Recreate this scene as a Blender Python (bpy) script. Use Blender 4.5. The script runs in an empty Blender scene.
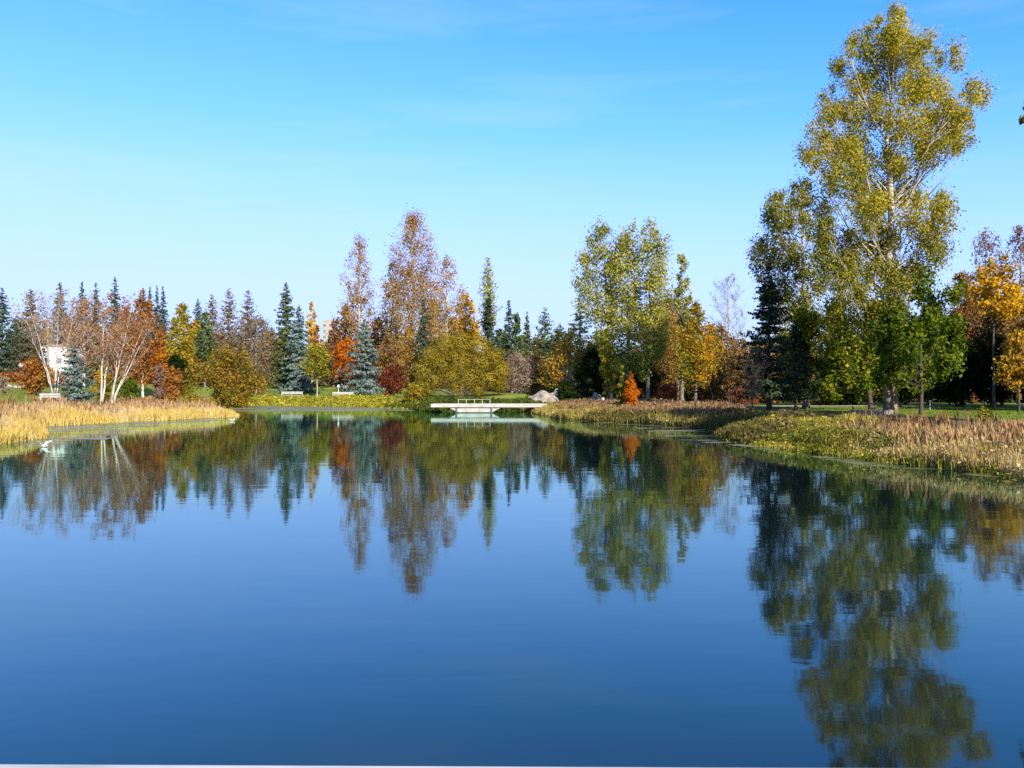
import bpy, bmesh, math, random
import numpy as np

scene = bpy.context.scene
COL = scene.collection
F = 804.0          # focal length in pixels of the 1024 px wide picture
EYE = 2.05         # eye height above the water
HOR = 390.0        # horizon row
R = math.radians
SUN_AZ, SUN_EL = R(156), R(29)     # clockwise from +Y (view direction)

# ------------------------------------------------------------------ helpers
def tag(o, label=None, cat=None, group=None, kind=None):
    if label: o['label'] = label
    if cat: o['category'] = cat
    if group: o['group'] = group
    if kind: o['kind'] = kind
    return o

def empty(name, loc, rz=0.0):
    o = bpy.data.objects.new(name, None)
    o.empty_display_size = 0.3
    o.location = loc
    o.rotation_euler = (0, 0, rz)
    COL.objects.link(o)
    return o

def link(name, me, mat, parent=None):
    o = bpy.data.objects.new(name, me)
    if mat is not None:
        me.materials.append(mat)
    COL.objects.link(o)
    if parent: o.parent = parent
    return o

def quad_mesh(name, verts, mat, parent=None, attrs=None, smooth=False):
    """verts: (N,4,3) array of separate quads; attrs: per-face floats"""
    n = len(verts)
    me = bpy.data.meshes.new(name)
    me.vertices.add(n * 4)
    me.vertices.foreach_set('co', np.ascontiguousarray(verts, dtype=np.float32).ravel())
    me.loops.add(n * 4)
    me.loops.foreach_set('vertex_index', np.arange(n * 4, dtype=np.int32))
    me.polygons.add(n)
    me.polygons.foreach_set('loop_start', np.arange(0, n * 4, 4, dtype=np.int32))
    me.update(calc_edges=True)
    for k, v in (attrs or {}).items():
        a = me.attributes.new(k, 'FLOAT', 'FACE')
        a.data.foreach_set('value', np.ascontiguousarray(v, dtype=np.float32))
    return link(name, me, mat, parent)

class MB:
    """collects shapes into one mesh"""
    def __init__(self): self.v, self.f = [], []
    def add(self, vs, fs):
        b = len(self.v)
        self.v += [tuple(p) for p in vs]
        self.f += [tuple(b + i for i in f) for f in fs]
    def box(self, c, s, rz=0.0, taper=1.0):
        hx, hy, hz = s[0] / 2, s[1] / 2, s[2] / 2
        vs = []
        for z, k in ((-hz, 1), (hz, taper)):
            for x, y in ((-hx, -hy), (hx, -hy), (hx, hy), (-hx, hy)):
                x, y = x * k, y * k
                vs.append((c[0] + x * math.cos(rz) - y * math.sin(rz), c[1] + x * math.sin(rz) + y * math.cos(rz), c[2] + z))
        self.add(vs, [(3, 2, 1, 0), (4, 5, 6, 7), (0, 1, 5, 4), (1, 2, 6, 5), (2, 3, 7, 6), (3, 0, 4, 7)])
    def tube(self, pts, rad, n=6):
        pts = [np.array(p, float) for p in pts]
        rings = []
        for i, p in enumerate(pts):
            d = pts[min(i + 1, len(pts) - 1)] - pts[max(i - 1, 0)]
            d /= (np.linalg.norm(d) + 1e-9)
            a = np.cross(d, (0.31, 0.95, 0.05) if abs(d[1]) < 0.9 else (1, 0, 0))
            a /= np.linalg.norm(a) + 1e-9
            b = np.cross(d, a)
            rings.append([p + rad[i] * (a * math.cos(2 * math.pi * k / n) + b * math.sin(2 * math.pi * k / n)) for k in range(n)])
        vs = [q for r in rings for q in r]
        fs = []
        for i in range(len(pts) - 1):
            for k in range(n):
                fs.append((i * n + k, i * n + (k + 1) % n, (i + 1) * n + (k + 1) % n, (i + 1) * n + k))
        fs.append(tuple(reversed(range(n))))
        fs.append(tuple((len(pts) - 1) * n + k for k in range(n)))
        self.add(vs, fs)
    def lathe(self, prof, c=(0, 0, 0), n=12, sx=1, sy=1):
        vs, fs = [], []
        for r, z in prof:
            for k in range(n):
                a = 2 * math.pi * k / n
                vs.append((c[0] + sx * r * math.cos(a), c[1] + sy * r * math.sin(a), c[2] + z))
        for i in range(len(prof) - 1):
            for k in range(n):
                fs.append((i * n + k, i * n + (k + 1) % n, (i + 1) * n + (k + 1) % n, (i + 1) * n + k))
        fs.append(tuple(reversed(range(n)))); fs.append(tuple((len(prof) - 1) * n + k for k in range(n)))
        self.add(vs, fs)
    def build(self, name, mat, parent=None, smooth=False, bevel=0.0):
        me = bpy.data.meshes.new(name)
        me.from_pydata(self.v, [], self.f)
        if smooth:
            me.polygons.foreach_set('use_smooth', [True] * len(me.polygons))
        o = link(name, me, mat, parent)
        if bevel:
            m = o.modifiers.new('bevel', 'BEVEL'); m.width = bevel; m.segments = 2
        return o

# ------------------------------------------------------------------ materials
def newmat(name):
    m = bpy.data.materials.new(name); m.use_nodes = True
    nt = m.node_tree; nt.nodes.clear()
    out = nt.nodes.new('ShaderNodeOutputMaterial')
    return m, nt, out

def ramp(nt, cols, fac, pos=None):
    r = nt.nodes.new('ShaderNodeValToRGB')
    n = len(cols)
    while len(r.color_ramp.elements) < n: r.color_ramp.elements.new(0.5)
    for i, c in enumerate(cols):
        e = r.color_ramp.elements[i]
        e.position = pos[i] if pos else i / max(1, n - 1)
        e.color = (*c, 1)
    nt.links.new(fac, r.inputs[0])
    return r.outputs[0]

def leafmat(name, cols, trans=0.35, rough=True):
    m, nt, out = newmat(name)
    at = nt.nodes.new('ShaderNodeAttribute'); at.attribute_name = 'tint'
    c = ramp(nt, cols, at.outputs['Fac'])
    d = nt.nodes.new('ShaderNodeBsdfDiffuse'); t = nt.nodes.new('ShaderNodeBsdfTranslucent')
    mx = nt.nodes.new('ShaderNodeMixShader'); mx.inputs[0].default_value = trans
    nt.links.new(c, d.inputs[0]); nt.links.new(c, t.inputs[0])
    nt.links.new(d.outputs[0], mx.inputs[1]); nt.links.new(t.outputs[0], mx.inputs[2])
    nt.links.new(mx.outputs[0], out.inputs[0])
    return m

def noisemat(name, cols, scale=4.0, rough=0.8, stretch=(1, 1, 1), bump=0.0, detail=4, pos=None):
    m, nt, out = newmat(name)
    tc = nt.nodes.new('ShaderNodeTexCoord'); mp = nt.nodes.new('ShaderNodeMapping')
    mp.inputs['Scale'].default_value = stretch
    nz = nt.nodes.new('ShaderNodeTexNoise'); nz.inputs['Scale'].default_value = scale; nz.inputs['Detail'].default_value = detail
    nt.links.new(tc.outputs['Object'], mp.inputs[0]); nt.links.new(mp.outputs[0], nz.inputs['Vector'])
    c = ramp(nt, cols, nz.outputs[0], pos or [0.3 + 0.4 * i / max(1, len(cols) - 1) for i in range(len(cols))])
    p = nt.nodes.new('ShaderNodeBsdfPrincipled'); p.inputs['Roughness'].default_value = rough
    nt.links.new(c, p.inputs['Base Color'])
    if bump:
        b = nt.nodes.new('ShaderNodeBump'); b.inputs['Strength'].default_value = bump; b.inputs['Distance'].default_value = 0.03
        nt.links.new(nz.outputs[0], b.inputs['Height']); nt.links.new(b.outputs[0], p.inputs['Normal'])
    nt.links.new(p.outputs[0], out.inputs[0])
    return m

PAL = {
    'spruce': [(.022, .042, .030), (.050, .080, .055), (.090, .125, .085)],
    'blue': [(.055, .090, .078), (.120, .170, .150), (.200, .255, .225)],
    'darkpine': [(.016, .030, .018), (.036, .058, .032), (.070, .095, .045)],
    'pine': [(.030, .055, .024), (.070, .105, .040), (.125, .160, .055)],
    'brownspr': [(.060, .055, .035), (.120, .100, .062), (.180, .145, .085)],
    'larch':    [(.120, .085, .050), (.210, .150, .085), (.290, .210, .120)],
    'rust': [(.170, .065, .020), (.310, .125, .030), (.430, .200, .045)],
    'rustpale': [(.210, .105, .055), (.340, .190, .095), (.420, .270, .150)],
    'orange':   [(.190, .055, .010), (.400, .130, .012), (.520, .230, .020)],
    'gold': [(.300, .160, .012), (.540, .320, .018), (.680, .440, .030)],
    'goldbrown': [(.190, .110, .025), (.380, .225, .042), (.520, .340, .060)],
    'tanpoplar': [(.200, .120, .045), (.350, .215, .075), (.480, .300, .070)],
    'yelgreen': [(.090, .110, .015), (.250, .225, .024), (.430, .340, .026)],
    'olive': [(.140, .105, .012), (.260, .200, .020), (.360, .280, .032)],
    'cottontop': [(.160, .140, .024), (.370, .300, .036), (.580, .420, .040)],
    'cotton': [(.070, .095, .012), (.210, .215, .024), (.440, .360, .034)],
    'poplar': [(.140, .165, .036), (.330, .330, .062), (.520, .450, .075)],
    'green': [(.035, .060, .008), (.095, .140, .014), (.220, .255, .022)],
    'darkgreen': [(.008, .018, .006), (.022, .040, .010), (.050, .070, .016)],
    'mixed': [(.100, .110, .016), (.270, .200, .018), (.480, .270, .020), (.500, .190, .016)],
    'brown': [(.120, .070, .026), (.230, .135, .045), (.340, .205, .060)],
    'mixedlow': [(.070, .075, .012), (.170, .140, .020), (.320, .200, .022), (.400, .165, .025)],
    'red': [(.085, .024, .014), (.160, .042, .024), (.270, .100, .045)],
    'redbush':  [(.150, .030, .015), (.280, .070, .030), (.360, .130, .045)],
    'twig': [(.200, .140, .105), (.300, .215, .160), (.380, .285, .215)],
    'mauve': [(.150, .085, .065), (.240, .150, .110), (.320, .215, .160)],
    'orangered': [(.230, .060, .008), (.480, .130, .008), (.600, .220, .012)],
}
LEAF = {k: leafmat('leaves ' + k, v, .32 if k in ('spruce', 'blue', 'darkpine', 'pine') else .5) for k, v in PAL.items()}

BARK = noisemat('grey brown bark', [(.05, .04, .03), (.13, .105, .08), (.20, .17, .13)], 7, .9, (1, 1, .25), .6)
BARKPALE = noisemat('pale poplar bark', [(.10, .08, .055), (.26, .215, .15), (.42, .365, .28)], 3.5, .85, (1, 1, .35), .5, pos=[.28, .45, .7])
# old cottonwood: rough brown bark low on the trunk, pale smooth bark higher up
BARKCOTTON = noisemat('cottonwood bark', [(.11, .09, .065), (.30, .26, .20), (.46, .41, .33)], 3.5, .9, (1, 1, .35), .6, pos=[.28, .45, .7])
_nt = BARKCOTTON.node_tree; _p = [n for n in _nt.nodes if n.type == 'BSDF_PRINCIPLED'][0]; _tc = [n for n in _nt.nodes if n.type == 'TEX_COORD'][0]
_src = _p.inputs['Base Color'].links[0].from_socket
_nz = _nt.nodes.new('ShaderNodeTexNoise'); _nz.inputs['Scale'].default_value = 9; _nz.inputs['Detail'].default_value = 6
_mp = _nt.nodes.new('ShaderNodeMapping'); _mp.inputs['Scale'].default_value = (1, 1, .22)
_nt.links.new(_tc.outputs['Object'], _mp.inputs[0]); _nt.links.new(_mp.outputs[0], _nz.inputs['Vector'])
_low = ramp(_nt, [(.045, .032, .02), (.16, .115, .072), (.30, .225, .15)], _nz.outputs[0], [.32, .5, .68])
_sx = _nt.nodes.new('ShaderNodeSeparateXYZ'); _nt.links.new(_tc.outputs['Object'], _sx.inputs[0])
_mr = _nt.nodes.new('ShaderNodeMapRange'); _mr.inputs[1].default_value = 3.0; _mr.inputs[2].default_value = 8.0
_nt.links.new(_sx.outputs[2], _mr.inputs[0])
_mx = _nt.nodes.new('ShaderNodeMix'); _mx.data_type = 'RGBA'
_nt.links.new(_mr.outputs[0], _mx.inputs[0]); _nt.links.new(_low, _mx.inputs[6]); _nt.links.new(_src, _mx.inputs[7]); _nt.links.new(_mx.outputs[2], _p.inputs['Base Color'])
BIRCH = noisemat('white birch bark', [(.10, .085, .075), (.34, .305, .265), (.46, .42, .37)], 2.2, .75, (1, 1, 3.0), .1, pos=[.3, .42, .7])
BARKDARK = noisemat('dark bark', [(.025, .02, .015), (.07, .055, .042)], 8, .9, (1, 1, .3), .5)
GREYTWIG = noisemat('grey bare wood', [(.19, .145, .105), (.35, .28, .21)], 5, .9)
WHITE = noisemat('white paint', [(.46, .455, .435), (.60, .595, .58)], 3, .5, pos=[.25, .55])
WHITEWOOD = noisemat('weathered white boards', [(.22, .21, .19), (.33, .32, .30)], 5, .6, (1, 6, 6), .1, pos=[.3, .55])
GREYWOOD = noisemat('weathered grey boards', [(.22, .20, .175), (.42, .39, .35)], 6, .8, (.6, 6, 6), .2)
STONE = noisemat('pale stone', [(.07, .06, .048), (.19, .168, .138), (.28, .25, .21)], 2.4, .9, bump=.7, pos=[.3, .5, .66])
DARKMETAL = noisemat('dark metal', [(.03, .03, .032), (.055, .055, .058)], 6, .5)
GREENPAINT = noisemat('pale green paint', [(.34, .42, .20), (.46, .53, .28)], 4, .5)
GLASS = noisemat('dim window glass', [(.07, .085, .11), (.16, .18, .21)], 1.2, .15)
CREAM = noisemat('cream wall', [(.23, .21, .17), (.29, .265, .225)], 1.0, .85)
ROOFGREY = noisemat('grey roofing', [(.18, .18, .185), (.30, .30, .31)], 3, .8)

# ------------------------------------------------------------------ terrain
SHORE = np.array([(-28, -20), (-27, 0), (-26, 10), (-24, 20), (-21.3, 27), (-19.9, 31), (-20.3, 34), (-22.8, 38), (-25.8, 42), (-27, 45.5),
                  (-25.9, 48), (-25.5, 50.5), (-24.3, 54), (-22.9, 58), (-21.8, 61), (-22.3, 64), (-28, 70), (-34, 80), (-40, 95), (-39, 107),
                  (-33, 106), (-27, 102), (-21, 98.5), (-15.4, 94), (-11, 86), (-8.7, 79), (-7.0, 74.8), (-5.2, 78), (-2, 80.5), (1.0, 77), (2.0, 73.5), (2.4, 69),
                  (3.0, 64), (3.4, 58), (5.7, 52.3), (7.8, 49), (9.85, 44.5), (11.2, 40), (10.6, 37.2), (9.2, 35), (9.0, 32.5), (9.25, 30), (9.8, 27.5), (10.5, 25),
                  (10.8, 22.9), (11.5, 21.1), (11.9, 18.7), (13, 15), (16, 8), (20, 0), (22, -20)], float)

def sdist(x, y):
    """distance to the shoreline, negative over water"""
    x = np.atleast_1d(np.asarray(x, float)); y = np.atleast_1d(np.asarray(y, float))
    d = np.full(x.shape, 1e9); inside = np.zeros(x.shape, bool)
    n = len(SHORE)
    for i in range(n):
        ax, ay = SHORE[i]; bx, by = SHORE[(i + 1) % n]
        dx, dy = bx - ax, by - ay
        t = np.clip(((x - ax) * dx + (y - ay) * dy) / (dx * dx + dy * dy), 0, 1)
        d = np.minimum(d, np.hypot(x - ax - t * dx, y - ay - t * dy))
        c = ((ay > y) != (by > y))
        with np.errstate(divide='ignore', invalid='ignore'):
            xi = ax + (y - ay) * dx / (dy if dy else 1e-9)
        inside ^= c & (x < xi)
    return np.where(inside, -d, d)

def sstep(a, b, v):
    t = np.clip((v - a) / (b - a), 0, 1); return t * t * (3 - 2 * t)

def vnoise(x, y, s, seed=0):
    """cheap smooth pseudo noise 0..1"""
    x = np.asarray(x) / s + seed * 3.1; y = np.asarray(y) / s - seed * 1.7
    v = np.sin(x * 1.7 + 2.1 * np.sin(y * .9 + seed)) + np.sin(y * 1.9 + 1.7 * np.sin(x * 1.1 - seed)) + .6 * np.sin(x * 3.7 + y * 2.9) + .5 * np.sin(x * 5.3 - y * 6.1 + seed)
    return np.clip(.5 + v / 5.2, 0, 1)

def ground_z(x, y, d=None):
    x = np.atleast_1d(np.asarray(x, float)); y = np.atleast_1d(np.asarray(y, float))
    if d is None: d = sdist(x, y)
    lawn = np.interp(x, [-60, -35, -10, 3, 9, 16], [3.0, 2.7, 2.2, 1.5, .7, .42])
    left = (x < -5) & (y <= 76)
    slope = np.where((x < 2) & (y > 76), .11, np.where(left, .165, .03))
    z = .30 * sstep(0, 1.4, d) + np.minimum(lawn - .30, np.maximum(0, d - np.where(left, 6.0, 1.0)) * slope)
    z = z + .06 * (vnoise(x, y, 4, 1) - .5) * sstep(1, 5, d)
    return np.where(d < 0, np.maximum(-1.4, d * .35), z)

def G(x, y): return float(ground_z(x, y)[0])

def axis(lo, hi, step, far, g=1.28):
    a = list(np.arange(lo, hi + 1e-6, step)); s = step; v = a[-1]
    while v < far: s *= g; v += s; a.append(v)
    s = step; v = a[0]; pre = []
    while v > -far: s *= g; v -= s; pre.append(v)
    return np.array(pre[::-1] + a)

xs = axis(-64, 64, .8, 3500); ys = axis(-24, 132, .8, 3500)
gx, gy = np.meshgrid(xs, ys)
gd = sdist(gx.ravel(), gy.ravel()); gz = ground_z(gx.ravel(), gy.ravel(), gd)
me = bpy.data.meshes.new('ground')
nx, ny = len(xs), len(ys)
idx = np.arange(nx * ny).reshape(ny, nx)
faces = np.stack([idx[:-1, :-1], idx[:-1, 1:], idx[1:, 1:], idx[1:, :-1]], -1).reshape(-1, 4)
me.vertices.add(nx * ny)
me.vertices.foreach_set('co', np.stack([gx.ravel(), gy.ravel(), gz], -1).astype(np.float32).ravel())
me.loops.add(faces.size); me.loops.foreach_set('vertex_index', faces.astype(np.int32).ravel())
me.polygons.add(len(faces)); me.polygons.foreach_set('loop_start', np.arange(0, faces.size, 4, dtype=np.int32))
me.polygons.foreach_set('use_smooth', np.ones(len(faces), bool))
me.update(calc_edges=True)
lawnmask = sstep(5, 9, gd + 3 * (vnoise(gx.ravel(), gy.ravel(), 6, 4) - .5)) * np.where((gx.ravel() > 8) & (gy.ravel() < 62), sstep(13, 19, gd), 1)
a = me.attributes.new('lawn', 'FLOAT', 'POINT'); a.data.foreach_set('value', lawnmask.astype(np.float32))
m, nt, out = newmat('ground')
tc = nt.nodes.new('ShaderNodeTexCoord')
def noise(scale, detail=5):
    n = nt.nodes.new('ShaderNodeTexNoise'); n.inputs['Scale'].default_value = scale; n.inputs['Detail'].default_value = detail
    nt.links.new(tc.outputs['Object'], n.inputs['Vector']); return n.outputs[0]
n1, n2, n3 = noise(.35), noise(3.0, 8), noise(9.0, 4)
grass = ramp(nt, [(.065, .105, .016), (.115, .165, .022), (.18, .19, .035)], n1, [.35, .52, .68])
grass2 = nt.nodes.new('ShaderNodeMix'); grass2.data_type = 'RGBA'
spk = ramp(nt, [(0, 0, 0), (1, 1, 1)], n3, [.62, .70])
nt.links.new(spk, grass2.inputs[0]); nt.links.new(grass, grass2.inputs[6]); grass2.inputs[7].default_value = (.24, .14, .035, 1)
mud = ramp(nt, [(.045, .034, .018), (.11, .085, .035), (.17, .14, .06)], n2, [.3, .5, .7])
la = nt.nodes.new('ShaderNodeAttribute'); la.attribute_name = 'lawn'
mx = nt.nodes.new('ShaderNodeMix'); mx.data_type = 'RGBA'
nt.links.new(la.outputs['Fac'], mx.inputs[0]); nt.links.new(mud, mx.inputs[6]); nt.links.new(grass2.outputs[2], mx.inputs[7])
p = nt.nodes.new('ShaderNodeBsdfPrincipled'); p.inputs['Roughness'].default_value = .95
p.inputs['Specular IOR Level'].default_value = .1
b = nt.nodes.new('ShaderNodeBump'); b.inputs['Strength'].default_value = .7; b.inputs['Distance'].default_value = .08
nt.links.new(n2, b.inputs['Height']); nt.links.new(b.outputs[0], p.inputs['Normal'])
nt.links.new(mx.outputs[2], p.inputs['Base Color']); nt.links.new(p.outputs[0], out.inputs[0])
tag(link('ground', me, m), 'grassy park ground sloping gently up from the pond', 'ground', kind='structure')

# ------------------------------------------------------------------ water
me = bpy.data.meshes.new('water')
me.from_pydata([(-46, -24, 0), (30, -24, 0), (30, 114, 0), (-46, 114, 0)], [], [(0, 1, 2, 3)])
m, nt, out = newmat('pond water')
tc = nt.nodes.new('ShaderNodeTexCoord')
def wnoise(scale, st, detail):
    mp = nt.nodes.new('ShaderNodeMapping'); mp.inputs['Scale'].default_value = st
    mp.inputs['Rotation'].default_value = (0, 0, R(8))
    n = nt.nodes.new('ShaderNodeTexNoise'); n.inputs['Scale'].default_value = scale; n.inputs['Detail'].default_value = detail
    nt.links.new(tc.outputs['Object'], mp.inputs[0]); nt.links.new(mp.outputs[0], n.inputs['Vector']); return n.outputs[0]
def wbump(h, dist, prev=None, strength=1.0):
    b = nt.nodes.new('ShaderNodeBump'); b.inputs['Strength'].default_value = strength; b.inputs['Distance'].default_value = dist
    nt.links.new(h, b.inputs['Height'])
    if prev: nt.links.new(prev, b.inputs['Normal'])
    return b.outputs[0]
b1 = wbump(wnoise(1.0, (.45, 1.3, 1), 2), .0023)
b2 = wbump(wnoise(5.0, (.5, 1.2, 1), 2), .0005, b1)
fr = nt.nodes.new('ShaderNodeFresnel'); fr.inputs['IOR'].default_value = 1.62
gl = nt.nodes.new('ShaderNodeBsdfGlossy'); gl.inputs['Color'].default_value = (.72, 1, .93, 1)
wp = nt.nodes.new('ShaderNodeMapRange'); nt.links.new(wnoise(.09, (.5, 1.6, 1), 3), wp.inputs[0])
wp.inputs[1].default_value = .35; wp.inputs[2].default_value = .65; wp.inputs[3].default_value = .022; wp.inputs[4].default_value = .052
nt.links.new(wp.outputs[0], gl.inputs['Roughness'])
df = nt.nodes.new('ShaderNodeBsdfDiffuse'); df.inputs['Color'].default_value = (.004, .008, .010, 1)
ms = nt.nodes.new('ShaderNodeMixShader')
nt.links.new(b2, fr.inputs['Normal']); nt.links.new(b2, gl.inputs['Normal'])
nt.links.new(fr.outputs[0], ms.inputs[0]); nt.links.new(df.outputs[0], ms.inputs[1]); nt.links.new(gl.outputs[0], ms.inputs[2]); nt.links.new(ms.outputs[0], out.inputs[0])
tag(link('water', me, m), 'calm dark blue pond mirroring the trees and sky', 'pond', kind='structure')

# floating film along the far and left banks
def film(name, pts, label, cols, dens):
    me = bpy.data.meshes.new(name)
    me.from_pydata([(x, y, .004) for x, y in pts], [], [tuple(range(len(pts)))])
    m, nt, out = newmat(name)
    tc = nt.nodes.new('ShaderNodeTexCoord')
    n = nt.nodes.new('ShaderNodeTexNoise'); n.inputs['Scale'].default_value = .55; n.inputs['Detail'].default_value = 7
    mp = nt.nodes.new('ShaderNodeMapping'); mp.inputs['Scale'].default_value = (.5, 1.2, 1)
    nt.links.new(tc.outputs['Object'], mp.inputs[0]); nt.links.new(mp.outputs[0], n.inputs['Vector'])
    c = ramp(nt, cols, n.outputs[0], [.4, .65])
    al = ramp(nt, [(0, 0, 0), (.75, .75, .75)], n.outputs[0], [dens, dens + .1])
    p = nt.nodes.new('ShaderNodeBsdfPrincipled'); p.inputs['Roughness'].default_value = .35
    nt.links.new(c, p.inputs['Base Color'])
    tr = nt.nodes.new('ShaderNodeBsdfTransparent'); mx = nt.nodes.new('ShaderNodeMixShader')
    nt.links.new(al, mx.inputs[0]); nt.links.new(tr.outputs[0], mx.inputs[1]); nt.links.new(p.outputs[0], mx.inputs[2])
    nt.links.new(mx.outputs[0], out.inputs[0])
    tag(link(name, me, m), label, 'algae', kind='stuff')
film('algae_film', [(-40, 108), (-41, 96), (-34, 78), (-28, 76), (-20, 76), (-12, 78), (-9.4, 79), (-11.6, 86), (-16, 94.4), (-27, 102.4), (-33, 106.5)],
     'grey green algae film floating in front of the far bank', [(.16, .17, .08), (.27, .27, .13)], .36)
film('algae_film', [(-19.9, 31), (-17.5, 29), (-16, 31), (-18, 37), (-20, 42), (-20, 50), (-19.5, 60), (-21.9, 61.3), (-24.5, 54), (-26.1, 48), (-27.2, 45.5), (-26, 42), (-23, 38), (-20.4, 34)],
     'brown grey scum floating along the left cattail bank', [(.16, .135, .07), (.24, .20, .11)], .48)
film('algae_film', [(3.2, 58), (4.5, 52), (6.5, 46), (6.8, 38), (6.8, 33), (8.5, 29), (9, 26), (9.5, 22), (11.3, 18.8), (11.9, 18.8), (11.6, 21.1), (10.9, 22.9), (10.6, 25), (9.9, 27.5), (9.3, 30), (9.1, 32.5), (9.3, 35), (10.7, 37.2), (11.3, 40), (9.9, 44.5), (7.9, 49), (5.8, 52.3), (3.5, 58)],
     'thin olive scum floating along the right bank and its cove', [(.10, .11, .04), (.20, .20, .08)], .50)

# ------------------------------------------------------------------ vegetation generators
def rnd_unit(rng, n):
    v = rng.normal(size=(n, 3)); return v / (np.linalg.norm(v, axis=1, keepdims=True) + 1e-9)

def leaf_cards(pos, nrm, size, rng, asp=(.55, .95)):
    n = len(pos)
    nrm = nrm / (np.linalg.norm(nrm, axis=1, keepdims=True) + 1e-9)
    r = rnd_unit(rng, n)
    u = np.cross(nrm, r); u /= np.linalg.norm(u, axis=1, keepdims=True) + 1e-9
    v = np.cross(nrm, u)
    s = (size * rng.uniform(.6, 1.35, n))[:, None] / 2
    a = rng.uniform(asp[0], asp[1], n)[:, None]
    bend = nrm * s * rng.uniform(-.35, .35, n)[:, None]
    return np.stack([pos + u * s * 1.2, pos + v * s * a + bend, pos - u * s * 1.2, pos - v * s * a + bend], 1)

def fill_lobes(lobes, nleaf, size, rng, clump=.26, nclump=12, out=.8, shell=.55, up=.25, skin=False):
    """lobes: (x,y,z,rx,rz[,tint shift]); returns quads and tints"""
    P, N, T = [], [], []
    wts = np.array([l[3] * l[4] for l in lobes]); wts = wts / wts.sum()
    for l, w in zip(lobes, wts):
        n = int(nleaf * w) + 4
        k = max(4, int(nclump * rng.uniform(.8, 1.25)))
        c = np.array(l[:3]); rad = np.array([l[3], l[3], l[4]])
        dirs = rnd_unit(rng, k); rr = (shell + (1 - shell) * rng.random(k)) * rng.uniform(.55, 1.0, k)
        cc = c + dirs * rad * rr[:, None]
        ct = rng.uniform(0, 1, k)
        which = rng.integers(0, k, n)
        off = rng.normal(size=(n, 3)) * rad * clump
        pos = cc[which] + off
        nrm = out * (off / (rad * clump + 1e-9)) * .6 + rnd_unit(rng, n) + np.array([0, 0, up])
        # a little of the lobe's own roundness
        nrm += .5 * (pos - c) / (rad + 1e-9)
        if skin:
            dd = rnd_unit(rng, n)
            pos = c + dd * rad * (rng.uniform(.72, 1.06, n) + .10 * np.sin(5 * dd[:, 0] + 9 * dd[:, 2]))[:, None]
            nrm = dd + .30 * rnd_unit(rng, n)
        P.append(pos); N.append(nrm)
        lt = rng.normal() * .13
        cw = .15 if skin else .62
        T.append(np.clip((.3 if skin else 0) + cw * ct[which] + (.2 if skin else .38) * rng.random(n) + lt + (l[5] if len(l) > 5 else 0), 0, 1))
    P, N, T = np.concatenate(P), np.concatenate(N), np.concatenate(T)
    return leaf_cards(P, N, size, rng), T

def satellites(lobes, rng, n=3, tilt=.5):
    out = list(lobes)
    for l in lobes:
        c = np.array(l[:3]); r_ = l[3]
        ax = np.array([-c[0], -c[1], 0.0]); ax /= np.linalg.norm(ax) + 1e-6
        for k in range(n):
            d = ax * rng.uniform(-.3, 1.3) + np.array([0, 0, rng.uniform(-1.3, .9)]) * tilt * 1.6 + rng.normal(size=3) * .45
            q = r_ * rng.uniform(.35, .7)
            out.append((*(c + d * r_), q, q * rng.uniform(.8, 1.5), l[5] if len(l) > 5 else 0))
    return out

def curve(a, b, sag, n, rng, wob):
    a, b = np.array(a, float), np.array(b, float)
    L = np.linalg.norm(b - a)
    pts = []
    for i in range(n + 1):
        t = i / n
        p = a + (b - a) * t
        p[2] += sag * L * (t - t * t) * -1
        if 0 < i < n: p = p + rng.normal(size=3) * wob * L
        pts.append(p)
    return pts

PROF = {
    'poplar': lambda t: min(1, .45 + 2.2 * t) * max(0, 1 - t ** 3.2) ** .75,
    'oval': lambda t: math.sin(math.pi * min(1, .10 + .86 * t)) ** .7,
    'egg': lambda t: (math.sin(math.pi * min(1, .12 + .86 * t ** .75))) ** .8,
    'cone': lambda t: (1 - t) ** .8 * min(1, .55 + 2.2 * t),
    'column': lambda t: min(1, .6 + 2 * t) * (1 - t ** 4) ** .8,
    'round': lambda t: math.sqrt(max(0.02, 1 - (2 * t - 1) ** 2)),
    'vase': lambda t: (.35 + .75 * t) * (1 - t ** 5),
}

def auto_lobes(H, W, cb, prof, n, rng, lr=.42, rag=0.0, qlo=.55):
    out, ga = [], rng.uniform(0, 6)
    for i in range(n):
        t = (i + rng.uniform(.15, .85)) / n
        Rr = W / 2 * PROF[prof](t) * rng.uniform(1 - rag, 1 + rag * .55)
        if prof == 'poplar': Rr = max(Rr, .21 * W)
        rad = max(.10 * W, Rr * lr * rng.uniform(.75, 1.3))
        ga += 2.4 + rng.uniform(-.35, .35)
        q = max(0, Rr - rad) * rng.uniform(qlo, 1.08)
        zr = rad * rng.uniform(.8, 1.15)
        z = H * (cb + (1 - cb) * t)
        z = min(z, H - zr * .8)
        out.append((q * math.cos(ga), q * math.sin(ga), z, rad, zr))
    out.append((0, 0, H - .07 * W, .09 * W, .10 * W))
    return out

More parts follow.
